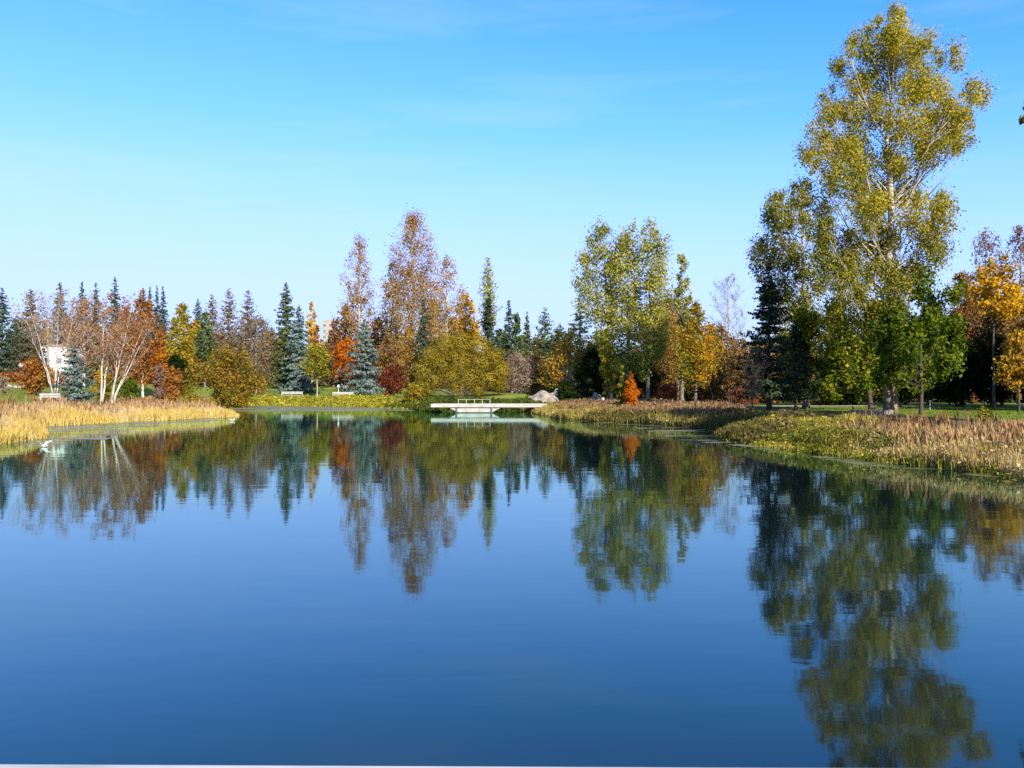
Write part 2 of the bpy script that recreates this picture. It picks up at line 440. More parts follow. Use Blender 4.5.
def make_trunk(H, r0, lobes, rng, cb, top=.97, lean=(0, 0), wob=.0035, n=10, twigs=3, flare=1.5, limb=.30, bend=0.0, taper=.95):
    mb = MB()
    pts, rad = [], []
    for i in range(n + 1):
        t = i / n * top
        w = H * wob
        pts.append(np.array([lean[0] * H * t + bend * H * math.sin(math.pi * t) + (rng.normal() * w if i else 0), lean[1] * H * t + (rng.normal() * w if i else 0), H * t]))
        rad.append(max(.012, r0 * (1 - t) ** taper * (flare if i == 0 else 1)))
    pts.insert(1, pts[0] * .65 + pts[1] * .35); rad.insert(1, r0 * .98)
    mb.tube(pts, rad, 8 if r0 > .2 else 6)
    P = np.array(pts); zz = P[:, 2]
    for l in lobes:
        c = np.array(l[:3])
        q = math.hypot(c[0] - np.interp(c[2], zz, P[:, 0]), c[1] - np.interp(c[2], zz, P[:, 1]))
        z0 = max(H * cb * .75, c[2] - q * 1.0 - .05 * H)
        z0 = min(z0, c[2] - .02 * H, H * top * .97)
        a = (np.interp(z0, zz, P[:, 0]), np.interp(z0, zz, P[:, 1]), z0)
        rl = min(np.interp(z0, zz, np.array(rad)) * .6, max(.018, r0 * limb * math.sqrt(max(.02, 1 - z0 / H))))
        cp = curve(a, c, .16, 4, rng, .035)
        mb.tube(cp, [rl * (1 - .75 * k / 4) for k in range(5)], 5)
        for k in range(twigs):
            d = rnd_unit(rng, 1)[0]; d[2] = abs(d[2]) * .8 + .1
            e = c + d * np.array([l[3], l[3], l[4]]) * .9
            s = cp[2 + k % 3]
            mb.tube(curve(s, e, .06, 2, rng, .03), [rl * .38, rl * .22, .006], 4)
    return mb

def PX(px, Y): return (px - 512) * Y / F
def PZ(py, Y): return EYE - (py - HOR) * Y / F

SEED = [11]
def rng_next():
    SEED[0] += 7
    return np.random.default_rng(SEED[0])

def broadleaf(name, px, top, Y, w, pal, label, cat='tree', group=None, cb=.28, prof='egg', nl=None, dens=1.0, lpx=2.1, bark=BARK,
              tr=None, lean=(0, 0), lr=.42, lobes_px=None, clump=.26, nclump=12, out=.8, shell=.55, twigs=3, pal2=None, dz=None, limb=.26, bend=0.0, nstem=1, taper=.95, depth=1.0, top_trunk=.97, flare=1.5, sat=None, stretch=1.0, rag=.12, qlo=.55, skin=False):
    rng = rng_next()
    X = PX(px, Y); z0 = G(X, Y) - .04
    H = PZ(top, Y) - z0; s = Y / F; W = w * s
    root = empty(name, (X, Y, z0)); tag(root, label, cat, group)
    if lobes_px:
        lobes = []
        for l in lobes_px:
            r_ = l[2] * s
            dy = l[3] * s if len(l) > 3 and l[3] is not None else rng.uniform(-1, 1) * W * .22 * depth
            lobes.append(((l[0] - px) * s, dy, PZ(l[1], Y) - z0, r_, r_ * (l[4] if len(l) > 4 else 1), l[5] if len(l) > 5 else 0))
        area = sum(math.pi * l[2] ** 2 for l in lobes_px) * .8
    else:
        n = nl or max(9, int(10 + W * 1.2 + H * .5))
        lobes = auto_lobes(H, W, cb, prof, n, rng, lr, rag, qlo)
        lobes = [(l[0] + lean[0] * l[2], l[1] + lean[1] * l[2], *l[2:]) for l in lobes]
        area = w * (H * (1 - cb) / s) * .8
    r0 = tr or max(.05, H * .014)
    if nstem == 1:
        mb = make_trunk(H, r0, lobes, rng, cb, lean=lean, twigs=twigs, limb=limb, bend=bend, top=top_trunk, flare=flare, taper=taper)
    else:
        mb = MB()
        for k in range(nstem):
            a = 2.4 * k + rng.uniform(0, .6)
            m2 = make_trunk(H * rng.uniform(.82, 1), r0, lobes[k::nstem], rng, cb, lean=(math.cos(a) * .13 + lean[0], math.sin(a) * .13), twigs=twigs, limb=limb)
            mb.add(m2.v, m2.f)
    mb.build('trunk', bark, root, smooth=True)
    lobes = [(l[0], l[1], l[2], l[3], l[4] * stretch, *l[5:]) for l in lobes]
    lobes = satellites(lobes, rng, sat if sat is not None else (3 if lobes_px else 1))
    if dens > 0:
        q, t = fill_lobes(lobes, int(area * dens * 1.3), lpx * s, rng, clump, nclump, out, shell, skin=skin)
        quad_mesh('crown', q, LEAF[pal], root, {'tint': t})
        if pal2:
            q, t = fill_lobes(lobes, int(area * dens * .35), lpx * s, rng, clump, nclump, out, shell)
            quad_mesh('crown', q, LEAF[pal2], root, {'tint': t})
    return root

def conifer(name, px, top, Y, w, pal, label, group=None, cb=.03, base=None, dens=1.0, lpx=2.4, droop=.28, gap=0.12, cat='spruce', narrow=.74, lit=0.0):
    rng = rng_next()
    X = PX(px, Y); z0 = (G(X, Y) - .04) if base is None else base
    s = Y / F; H = PZ(top, Y) - z0; W = w * s
    root = empty(name, (X, Y, z0)); tag(root, label, cat, group)
    mb = MB(); mb.tube([(0, 0, 0), (0, 0, H * .1), (0, 0, H * .5), (0, 0, H * .985)], [H * .016 + .05, H * .013 + .03, H * .007 + .02, .012], 6)
    lv = int(max(14, min(46, H / (.36 if H > 8 else .26))))
    P, N, T, S = [], [], [], []
    area = w * (H / s) * .6
    per = area * dens * 1.9 / lv
    for k in range(lv):
        t = cb + (1 - cb) * (k + rng.uniform(-.3, .3)) / lv
        t = min(max(t, cb), .99)
        Rr = W / 2 * ((1 - t) / (1 - cb)) ** narrow * rng.uniform(.82, 1.12) + .006 * W
        nb = int(rng.integers(7, 11))
        z0l = H * t; sp = H * (1 - cb) / lv
        a0 = rng.uniform(0, 6.3)
        n_lv = max(nb * 2, int(per * 2.0 * (1 - .8 * t)))
        for bidx in range(nb):
            if gap and rng.random() < gap: continue
            az = a0 + 2 * math.pi * bidx / nb + rng.uniform(-.25, .25)
            L = Rr * rng.uniform(.5, 1.28); z = min(H * .99, z0l + sp * rng.uniform(-.9, .9)); dr_ = droop * rng.uniform(.5, 1.5)
            n = max(2, n_lv // nb)
            q = rng.random(n) ** .65
            lat = rng.normal(size=n) * .16 * L * (1.1 - q * .7)
            x = math.cos(az) * L * q - math.sin(az) * lat
            y = math.sin(az) * L * q + math.cos(az) * lat
            zz = z - dr_ * L * q + .22 * L * q * q - rng.random(n) * .10 * L - abs(lat) * .25
            P.append(np.stack([x, y, zz], 1))
            N.append(np.tile([math.cos(az) * .7, math.sin(az) * .7, .55], (n, 1)) + rng.normal(size=(n, 3)) * .5)
            T.append(np.clip(.45 * rng.random() + .55 * rng.random(n) + .12 * q, 0, 1)); S.append(np.full(n, .55 + .45 * min(1, (1 - t) * 5)))
            if Y < 115 and L > .5:
                mb.tube([(0, 0, z), (math.cos(az) * L * .8, math.sin(az) * L * .8, z - dr_ * L * .7 + .1 * L)], [.03, .008], 3)
    mb.build('trunk', BARKDARK, root, smooth=True)
    P, N, T = np.concatenate(P), np.concatenate(N), np.concatenate(T)
    P[:, 2] = np.maximum(P[:, 2], .05)
    quad_mesh('crown', leaf_cards(P, N, lpx * s * np.concatenate(S), rng, (.35, .65)), LEAF[pal], root, {'tint': T})
    return root

def bare_tree(name, px, top, Y, w, label, group=None, bark=GREYTWIG, twig=GREYTWIG, n1=16, n2=7, n3=4, lean=(0, 0), cb=.25, tr=None, asc=.95, leaves=None, dens=.2, nstem=1, cat='tree', leans=None):
    rng = rng_next()
    X = PX(px, Y); z0 = G(X, Y) - .04
    s = Y / F; H = PZ(top, Y) - z0; W = w * s
    root = empty(name, (X, Y, z0)); tag(root, label, cat, group)
    tm, bm_ = MB(), MB(); ends = []
    for st in range(nstem):
        hs = H * (1 if st == 0 else rng.uniform(.75, .97))
        ln = lean if nstem == 1 else (leans[st] if leans else (lean[0] + rng.uniform(-.28, .28), rng.uniform(-.2, .2)))
        r0 = (tr or H * .011)
        pts = [np.array([ln[0] * hs * t ** 1.15 + rng.normal() * .005 * hs * (t > 0), ln[1] * hs * t + rng.normal() * .005 * hs * (t > 0), hs * t]) for t in np.linspace(0, 1, 9)]
        rad = [max(.012, r0 * (1 - t) ** .8) for t in np.linspace(0, 1, 9)]
        tm.tube(pts, rad, 6)
        P = np.array(pts)
        for i in range(n1):
            t = cb + (1 - cb) * (i + rng.random()) / n1 * .96
            a = np.array([np.interp(t * hs, P[:, 2], P[:, k]) for k in range(3)])
            az = i * 2.4 + rng.uniform(-.4, .4)
            L = W * .5 * math.sin(math.pi * min(.98, .22 + .78 * t)) ** .6 * rng.uniform(.7, 1.2) + .3
            e = a + np.array([math.cos(az) * L * .75, math.sin(az) * L * .75, L * asc])
            e[2] = min(e[2], hs * 1.01)
            rr = max(.016, r0 * .4 * (1 - t))
            cp = curve(a, e, .15, 4, rng, .02)
            bm_.tube(cp, [rr, rr * .8, rr * .6, rr * .4, .008], 4)
            for j in range(n2):
                q = .3 + .7 * rng.random()
                b = a + (e - a) * q
                d = rnd_unit(rng, 1)[0]; d[2] = abs(d[2]) + .3
                l2 = L * .42 * rng.uniform(.5, 1.2)
                e2 = b + d * l2 * .8
                bm_.tube(curve(b, e2, .08, 2, rng, .03), [.016, .012, .008], 3)
                ends.append(e2)
                for k in range(n3):
                    b3 = b + (e2 - b) * rng.uniform(.3, 1)
                    d3 = rnd_unit(rng, 1)[0]; d3[2] = abs(d3[2]) + .2
                    e3 = b3 + d3 * l2 * .45
                    bm_.tube([b3, e3], [.011, .007], 3); ends.append(e3)
    tm.build('trunk', bark, root, smooth=True)
    bm_.build('branches', twig, root)
    if leaves:
        E = np.array(ends); n = int(w * (H / s) * dens * 1.9)
        wch = rng.integers(0, len(E), n)
        pos = E[wch] + rng.normal(size=(n, 3)) * W * .035
        ct = rng.random(len(E))
        quad_mesh('crown', leaf_cards(pos, rnd_unit(rng, n) + [0, 0, .2], 1.6 * s, rng), LEAF[leaves], root, {'tint': np.clip(.5 * ct[wch] + .5 * rng.random(n), 0, 1)})
    return root

def shrub(name, px, top, base, Y, w, pal, label, group=None, dens=1.3, lpx=2.0, nl=None, pal2=None, cat='shrub', gx=None, stems=5, lr=.45, prof='round', rag=.15):
    rng = rng_next()
    X = PX(px, Y); z0 = G(X, Y) - .05
    s = Y / F
    if base is not None: z0 = min(z0, PZ(base, Y)) if abs(z0 - PZ(base, Y)) < .5 else z0
    H = PZ(top, Y) - z0; W = w * s
    root = empty(name, (X, Y, z0)); tag(root, label, cat, group)
    n = nl or int(12 + W * 2.0)
    lobes = [l for l in auto_lobes(H, W, .12, prof, n, rng, lr, rag)]
    mb = MB()
    for k in range(stems):
        l = lobes[(k * 3) % len(lobes)]
        mb.tube(curve((rng.normal() * .06 * W, rng.normal() * .06 * W, 0), l[:3], .1, 3, rng, .03), [.045, .04, .03, .012], 5)
    mb.build('stem', BARKDARK, root)
    q, t = fill_lobes(lobes, int(w * H / s * dens * 1.35), lpx * s, rng, .3, 9, .9)
    q[..., 2] = np.maximum(q[..., 2], .02)
    quad_mesh('foliage', q, LEAF[pal], root, {'tint': t})
    if pal2:
        q, t = fill_lobes(lobes[::3], int(w * H / s * dens * .3), lpx * s, rng, .3, 9, .9)
        quad_mesh('foliage', q, LEAF[pal2], root, {'tint': t})
    return root

# ------------------------------------------------------------------ blades (reeds, grass, weeds): uncountable stuff
def blades(name, cols, label, region, n, h, wd, edge=None, seed=1, bend=.3, plume=0.0, plumecols=None, leafy=0.0, cl=.5, cat='reeds', trans=.35, patch=None):
    rng = np.random.default_rng(seed)
    x0, x1, y0, y1, d0, d1 = region[:6]
    X = rng.uniform(x0, x1, n * 6); Y = rng.uniform(y0, y1, n * 6)
    d = sdist(X, Y)
    keep = (d > d0) & (d < d1 + 2.5 * (vnoise(X, Y, 3, seed) - .5))
    if len(region) > 6: keep &= region[6](X, Y, d)
    pn = vnoise(X, Y, 1.3, seed + 3)
    keep &= rng.random(len(X)) < (.35 + .9 * pn)
    # draw at a density that follows what the camera can resolve
    X, Y, d, pn = X[keep][:n], Y[keep][:n], d[keep][:n], pn[keep][:n]
    n = len(X); Z = ground_z(X, Y, d)
    Z = np.maximum(Z, -.25)
    ed = 1 - sstep(0, 2.2, d)
    hh = h[0] + (h[1] - h[0]) * (.55 * vnoise(X, Y, 1.6, seed + 9) + .45 * rng.random(n))
    hh = hh * (.62 + .65 * vnoise(X, Y, 2.3, seed + 17))
    if edge: hh = hh * (1 - ed * (1 - edge))
    az = rng.uniform(0, 2 * math.pi, n); ln = hh * bend * rng.random(n) ** 1.5
    wv = np.stack([-np.sin(az), np.cos(az), np.zeros(n)], 1) * (wd * rng.uniform(.6, 1.4, n))[:, None] / 2
    dr = np.stack([np.cos(az), np.sin(az), np.zeros(n)], 1)
    b = np.stack([X, Y, Z - .05], 1)
    mid = b + dr * (ln * .28)[:, None] + np.stack([0 * X, 0 * X, hh * .55], 1)
    tip = b + dr * ln[:, None] + np.stack([0 * X, 0 * X, hh], 1)
    q1 = np.stack([b - wv, b + wv, mid + wv * .9, mid - wv * .9], 1)
    q2 = np.stack([mid - wv * .9, mid + wv * .9, tip + wv * .15, tip - wv * .15], 1)
    ct = vnoise(X, Y, 1.1, seed + 5)
    if patch is not None: ct = np.clip(ct + patch(X, Y, d, ed), 0, 1)
    tint = np.clip(cl * ct + (1 - cl) * rng.random(n), 0, 1)
    quads, tints = [q1, q2], [tint, tint]
    if leafy:
        k = int(n * leafy); w_ = rng.integers(0, n, k)
        pos = b[w_] + np.stack([rng.normal(size=k) * .06, rng.normal(size=k) * .06, hh[w_] * rng.uniform(.2, 1.0, k)], 1)
        lq = leaf_cards(pos, rnd_unit(rng, k) + [0, 0, .4], wd * 3.2, rng)
        quads.append(lq); tints.append(np.clip(tint[w_] + rng.normal(size=k) * .15, 0, 1))
    m = leafmat(name + ' ' + str(seed), cols, trans)
    o = quad_mesh(name, np.concatenate(quads), m, None, {'tint': np.concatenate(tints)})
    tag(o, label, cat, kind='stuff')
    if plume:
        k = int(n * plume); w_ = rng.integers(0, n, k)
        w_ = w_[ed[w_] < .5]; k = len(w_)
        top = tip[w_]
        up = np.tile([0, 0, 1.0], (k, 1)) + dr[w_] * .3
        sv = np.stack([-np.sin(az[w_]), np.cos(az[w_]), 0 * az[w_]], 1)
        L = rng.uniform(.10, .22, k)[:, None]; ww = (wd * rng.uniform(1.2, 2.2, k))[:, None]
        pq = np.stack([top - up * L, top + sv * ww * .8, top + up * L, top - sv * ww * .8], 1)
        m2 = leafmat(name + ' heads ' + str(seed), plumecols, .2)
        o2 = quad_mesh('seed_heads', pq, m2, None, {'tint': rng.random(k)})
        tag(o2, 'brown seed heads standing above the ' + label, 'seed heads', kind='stuff')
    return o

TAN = [(.150, .095, .040), (.330, .220, .085), (.500, .360, .150)]
GOLDREED = [(.260, .160, .035), (.470, .320, .070), (.600, .450, .120)]
GREENREED = [(.070, .090, .012), (.180, .190, .022), (.330, .290, .040)]
DRYBROWN = [(.080, .052, .028), (.160, .110, .060), (.260, .190, .105)]

# reed beds round the pond ------------------------------------------------------------
right_side = lambda X, Y, d: (X / Y > .365 + .10 * vnoise(X, Y, .23, 8) + .07 * vnoise(X, Y, 1.3, 3))
left_part = lambda X, Y, d: (X / Y < .40 + .14 * vnoise(X, Y, .23, 5)) & (d < 3.6 + 1.2 * vnoise(X, Y, .9, 4))
low_marsh = lambda X, Y, d: (X / Y < .35) | (d < 8.5)
near_edge_gold = lambda X, Y, d, ed: .45 * ed - .1
blades('cattail_bed', [(.24, .155, .085), (.40, .285, .15), (.52, .405, .215), (.57, .455, .21)], 'tan and gold cattails along the left bank', (-50, -19, 24, 68, -.4, 6.5), 30000, (.3, 1.08), .05, .55, 21, .3, .08, [(.20, .11, .05), (.36, .23, .11)], patch=near_edge_gold)
blades('bank_grass', [(.34, .24, .05), (.52, .38, .10), (.64, .50, .18)], 'bright yellow grass fringing the left waterline', (-32, -19, 24, 66, -.6, 1.6), 14000, (.35, .8), .045, None, 22, .5, cat='grass')
blades('marsh_plants', [(.13, .085, .045), (.26, .165, .085), (.34, .25, .12), (.24, .24, .07)], 'mauve brown dry marsh plants behind the left cattails', (-62, -20, 34, 76, 6, 11.5), 16000, (.15, .42), .06, None, 23, .4, leafy=.6)
blades('bank_weeds', [(.10, .12, .015), (.27, .25, .028), (.42, .36, .05)], 'yellow green weeds on the far bank below the benches', (-46, -10, 84, 116, -.5, 5.5), 16000, (.3, .75), .10, .6, 24, .35, leafy=.8)
blades('bank_weeds', [(.025, .04, .010), (.06, .085, .015), (.11, .13, .025)], 'dark green weeds on the shaded bank left of the footbridge', (-16, 3, 72, 92, -.3, 6), 7000, (.3, .8), .09, None, 25, .4, leafy=.6)
blades('bank_grass', [(.16, .15, .03), (.30, .24, .06), (.44, .34, .12)], 'straw and green grass on the point right of the footbridge', (.5, 12, 44, 76, -.4, 2.2), 12000, (.3, .75), .055, None, 26, .4, leafy=.2, cat='grass')
blades('marsh_plants', [(.09, .05, .030), (.20, .115, .065), (.30, .19, .09), (.26, .22, .07)], 'reddish brown dry weeds behind the point near the orange bush', (3, 26, 40, 78, 1.0, 13, lambda X, Y, d: (X / Y < .29)), 26000, (.35, .85), .06, None, 27, .4, leafy=.9)
blades('marsh_plants', DRYBROWN, 'dark brown dead weeds in the shaded cove bank', (9, 34, 26, 52, 2.5, 14, low_marsh), 26000, (.16, .46), .045, None, 28, .4, leafy=.9)
blades('bank_weeds', [(.09, .10, .012), (.24, .23, .028), (.42, .36, .06), (.40, .27, .09)], 'green and yellow weeds on the left end of the right bank', (8.6, 20, 22, 38, -.4, 5.2, left_part), 26000, (.22, .75), .028, .55, 29, .4, leafy=.9)
blades('cattail_bed', [(.19, .12, .045), (.36, .25, .095), (.50, .37, .16), (.58, .46, .23)], 'dry tan cattails on the right bank', (9.5, 30, 10, 33, -.2, 5.0, right_side), 34000, (.28, .70), .024, .95, 30, .4, .16, [(.20, .11, .05), (.38, .25, .12)], leafy=.7)
blades('bank_weeds', [(.06, .075, .010), (.17, .17, .022), (.30, .26, .045)], 'low green weeds at the foot of the right cattails', (9.5, 20, 10, 27, -.45, .8), 3500, (.25, .6), .028, None, 31, .5, leafy=.8)
blades('bank_weeds', [(.05, .05, .015), (.12, .10, .03), (.22, .17, .06)], 'dull olive weeds lining the shaded cove', (4, 14, 30, 54, -.4, 4), 16000, (.3, .8), .045, None, 34, .4, leafy=.8)
blades('lawn_grass', [(.07, .12, .014), (.12, .17, .022), (.19, .21, .04)], 'short green lawn grass round the big cottonwood', (12, 60, 44, 85, 14, 60), 30000, (.06, .16), .06, None, 32, .5, cat='grass')
blades('lawn_grass', [(.08, .10, .018), (.14, .17, .03), (.24, .21, .06)], 'short yellowish lawn grass under the left birches', (-75, -24, 45, 110, 12, 45), 22000, (.08, .2), .08, None, 33, .5, cat='grass')

blades('tall_reeds', [(.20, .12, .05), (.36, .24, .11), (.50, .38, .20)], 'scattered taller dry reeds with brown heads on the right bank', (9, 26, 12, 36, .2, 5, right_side), 1500, (.5, .92), .022, None, 36, .55, .8, [(.10, .05, .02), (.26, .15, .07)])
blades('tall_reeds', [(.22, .13, .05), (.40, .27, .12), (.54, .41, .21)], 'scattered taller reeds with brown heads along the left bank', (-50, -19, 24, 68, .2, 7), 1600, (.75, 1.25), .04, None, 37, .5, .7, [(.12, .06, .025), (.28, .16, .08)])
blades('weed_tufts', [(.05, .06, .012), (.13, .14, .02), (.26, .20, .05)], 'darker leafy weed tufts among the yellow green weeds', (8.6, 22, 20, 40, .1, 5, left_part), 5000, (.3, .7), .03, None, 38, .5, leafy=2.5, patch=lambda X, Y, d, ed: .5 * (vnoise(X, Y, .8, 2) - .5))
def floating_leaves():
    rng = np.random.default_rng(91)
    X, Y = rng.uniform(-40, 14, 60000), rng.uniform(12, 100, 60000)
    d = sdist(X, Y)
    k = (d < -.15) & (rng.random(len(X)) < np.exp(d * .9) * .55 * (.2 + vnoise(X, Y, 2.5, 6)))
    X, Y = X[k], Y[k]; n = len(X)
    pos = np.stack([X, Y, rng.uniform(.008, .02, n)], 1)
    q = leaf_cards(pos, np.tile([0, 0, 1.0], (n, 1)) + rng.normal(size=(n, 3)) * .06, .12, rng)
    q[..., 2] = np.maximum(q[..., 2], .006)
    tag(quad_mesh('floating_leaves', q, LEAF['goldbrown'], None, {'tint': rng.random(n)}), 'fallen leaves floating near the banks', 'fallen leaves', kind='stuff')
floating_leaves()

# far woods: one mass beyond the trees one can tell apart -----------------------------
def far_woods():
    rng = np.random.default_rng(77)
    P, N, T = [], [], []
    for (Y, hx, n, step) in ((235, 15, 300, 3.2), (205, 12.5, 300, 3.0), (178, 10, 260, 2.8), (158, 7.5, 220, 2.6)):
        for X in np.arange(-Y * .75, Y * .85, step):
            x, y = X + rng.normal() * 1.2, Y + rng.normal() * 6
            z0 = G(x, y); h = hx * rng.uniform(.55, 1.1); con = rng.random() < .4
            q = rng.random(n) ** .8
            wr = (2.2 * (1 - q) if con else 2.6 * np.sin(math.pi * np.clip(.15 + .8 * q, 0, 1)) ** .6) * np.sqrt(rng.random(n))
            a = rng.uniform(0, 6.28, n)
            P.append(np.stack([x + wr * np.cos(a), y + wr * np.sin(a), z0 + h * q], 1))
            N.append(rnd_unit(rng, n) + np.stack([.5 * np.cos(a), .5 * np.sin(a), 0 * a + .2], 1))
            T.append(np.clip((rng.uniform(0, .3) if con else rng.uniform(.35, .85)) + .15 * rng.random(n), 0, 1))
    m = leafmat('far woods', [(.025, .04, .02), (.05, .075, .03), (.12, .085, .045), (.21, .13, .06), (.30, .17, .04)], .3)
    P, N, T = np.concatenate(P), np.concatenate(N), np.concatenate(T)
    tag(quad_mesh('distant_woods', leaf_cards(P, N, 1.05, rng), m, None, {'tint': T}), 'mixed brown and green woods far behind the park trees', 'woods', kind='stuff')
far_woods()

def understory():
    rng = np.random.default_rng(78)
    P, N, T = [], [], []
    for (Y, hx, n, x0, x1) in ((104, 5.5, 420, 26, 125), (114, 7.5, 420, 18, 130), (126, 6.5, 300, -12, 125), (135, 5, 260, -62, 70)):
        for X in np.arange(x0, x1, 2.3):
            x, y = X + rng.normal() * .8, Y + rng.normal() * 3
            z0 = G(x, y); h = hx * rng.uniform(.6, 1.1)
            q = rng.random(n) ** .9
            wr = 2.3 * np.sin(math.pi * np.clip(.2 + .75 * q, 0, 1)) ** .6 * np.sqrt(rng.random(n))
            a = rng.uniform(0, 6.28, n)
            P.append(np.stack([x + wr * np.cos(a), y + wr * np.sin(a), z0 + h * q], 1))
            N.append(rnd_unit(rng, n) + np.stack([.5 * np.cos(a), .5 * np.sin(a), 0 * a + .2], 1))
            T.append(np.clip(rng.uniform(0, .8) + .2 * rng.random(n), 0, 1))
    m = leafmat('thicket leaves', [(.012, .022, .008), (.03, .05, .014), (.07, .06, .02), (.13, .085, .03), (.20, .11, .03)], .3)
    P, N, T = np.concatenate(P), np.concatenate(N), np.concatenate(T)
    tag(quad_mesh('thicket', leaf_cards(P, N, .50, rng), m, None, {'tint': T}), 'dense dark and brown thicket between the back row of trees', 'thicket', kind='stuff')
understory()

# trees, left to right ------------------------------------------------------------------
RIDGE = 'distant spruces on the left skyline'
conifer('spruce_tree', 2, 287, 128, 50, 'spruce', 'dense blue green spruce cut by the left edge of the photo')
conifer('spruce_tree', 31, 288, 126, 48, 'brownspr', 'brownish spruce standing left of the white house')
conifer('spruce_tree', 60, 281, 172, 36, 'spruce', 'slim dark spruce top rising directly above the white house', RIDGE)
conifer('spruce_tree', 82, 281, 176, 30, 'spruce', 'thin spruce top behind the bare birch crowns, first right of the house', RIDGE)
conifer('spruce_tree', 96, 282, 178, 32, 'spruce', 'short dark spruce top between the thin one and the tallest left one', RIDGE)
conifer('spruce_tree', 115, 276, 170, 32, 'spruce', 'tallest dark spruce of the left skyline, above the leaning white birches', RIDGE)
conifer('spruce_tree', 143, 287, 176, 22, 'spruce', 'leftmost spruce of the four close tips above the rust tree', RIDGE)
conifer('spruce_tree', 150, 285, 180, 20, 'spruce', 'second from left of the four close spruce tips above the rust tree', RIDGE)
conifer('spruce_tree', 157, 285, 174, 20, 'spruce', 'third from left of the four close spruce tips above the rust tree', RIDGE)
conifer('spruce_tree', 163, 286, 178, 26, 'spruce', 'rightmost and broadest of the four close spruce tips above the rust tree', RIDGE)
conifer('spruce_tree', 198, 298, 165, 30, 'spruce', 'small dark spruce top behind the yellow green tree', RIDGE)
bare_tree('bare_tree', 48, 296, 120, 46, 'hazy bare grey tree behind the white house roofline', None, GREYTWIG, GREYTWIG, 14, 6, 4)
shrub('shrub', 12, 372, 384, 105, 46, 'rust', 'long low rust orange hedge shrub at the left photo edge')
shrub('shrub', 57, 371, 386, 104, 44, 'rust', 'rust orange low shrub hiding the foot of the white house')
shrub('shrub', 36, 360, 392, 78, 38, 'rust', 'rust red small tree like shrub left of the near blue spruce', pal2='goldbrown')
shrub('shrub', 4, 376, 394, 70, 16, 'twig', 'thin brown leafless shrub on the lawn at the left edge', dens=.35)
bare_tree('birch_tree', 55, 297, 76, 74, 'white birch with stems fanning out behind the near blue spruce', None, BIRCH, GREYTWIG, 7, 5, 3, tr=.06, nstem=5, leans=[(.05, 0), (-.42, .1), (-.22, -.1), (.16, .1), (-.05, .15)], leaves='rustpale', dens=.10)
conifer('blue_spruce', 74, 345, 66, 52, 'blue', 'low broad blue spruce on the left lawn beside the birches', dens=1.5, droop=.2, narrow=.7)
bare_tree('birch_tree', 101, 300, 64, 44, 'white birch with one straight trunk and thin rusty leaves', None, BIRCH, GREYTWIG, 9, 5, 3, tr=.085, leaves='rustpale', dens=.20, nstem=2, leans=[(.03, 0), (.10, .12)])
bare_tree('birch_tree', 111, 303, 63, 52, 'white birch with several stems leaning right before the rust tree', None, BIRCH, GREYTWIG, 8, 5, 3, tr=.06, nstem=4, leans=[(.20, 0), (.36, .08), (.07, .15), (.50, -.05)], leaves='rust', dens=.17)
broadleaf('rust_tree', 84, 299, 108, 56, 'rustpale', 'pale rust thin crowned tree behind the birches', cb=.22, dens=.75, prof='oval', bark=BIRCH, lpx=2.0)
broadleaf('rust_tree', 143, 297, 100, 56, 'rust', 'broad rust orange birch like tree right of the leaning birches', cb=.18, dens=.95, prof='oval', bark=BIRCH)
broadleaf('orange_tree', 160, 330, 97, 26, 'orange', 'bright orange low crown at the right side of the rust tree', cb=.2, dens=1.1)
shrub('yellow_shrub', 103, 366, 392, 72, 22, 'gold', 'golden leafed small shrub between the birch trunks')
shrub('green_shrub', 128, 378, 388, 84, 30, 'green', 'bright green low shrub on the lawn behind the birches')
broadleaf('yellow_tree', 181, 304, 128, 38, 'yelgreen', 'yellow topped tree fading to green left of the tan larches', cb=.1, dens=1.2, prof='column', pal2='gold')
broadleaf('green_tree', 205, 312, 124, 32, 'pine', 'muted green tree right of the yellow topped tree', cb=.1, dens=1.2)
shrub('dark_shrub', 176, 355, 380, 108, 44, 'darkgreen', 'dark green round bush under the yellow topped tree', dens=1.6)
shrub('rust_shrub', 172, 366, 386, 88, 22, 'rust', 'small rust brown bush beside the marsh plants')
shrub('rust_shrub', 160, 364, 384, 92, 20, 'mauve', 'mauve brown twiggy bush left of the small rust one', dens=.9)
LARCH = 'tan larches behind the mixed orange bush'
conifer('larch_tree', 212, 293, 140, 42, 'larch', 'shorter tan larch, leftmost of the tan pointed trees', LARCH, dens=1.0, cat='larch', droop=.0, lpx=1.9)
conifer('larch_tree', 229, 288, 132, 52, 'larch', 'tallest tan larch over the mixed orange bush', LARCH, dens=1.0, cat='larch', droop=.0, lpx=1.9)
conifer('larch_tree', 248, 289, 134, 50, 'larch', 'tan larch between the tallest one and the green spruce', LARCH, dens=1.0, cat='larch', droop=.0, lpx=1.9)
broadleaf('tan_tree', 256, 318, 118, 66, 'larch', 'wide tan nearly leafless tree below the larches', cb=.12, dens=.65, lpx=2.0, bark=GREYTWIG, prof='round', twigs=5)
broadleaf('mixed_tree', 229, 349, 93, 84, 'mixedlow', 'broad low olive and orange crab apple on the far left bank', cb=.06, dens=1.5, prof='round', lr=.30, nl=34, clump=.34, rag=.35, stretch=.85)
conifer('spruce_tree', 286, 281, 128, 46, 'pine', 'tall green spruce, highest conifer above the left bench', dens=1.3, droop=.3)
conifer('blue_spruce', 299, 304, 120, 44, 'blue', 'tall silvery blue spruce in front of the green spruce', dens=1.3, droop=.45)
broadleaf('birch_tree', 312, 302, 150, 20, 'gold', 'slim yellow birch just left of the cream tower', cb=.2, dens=1.0, prof='column', bark=BIRCH)
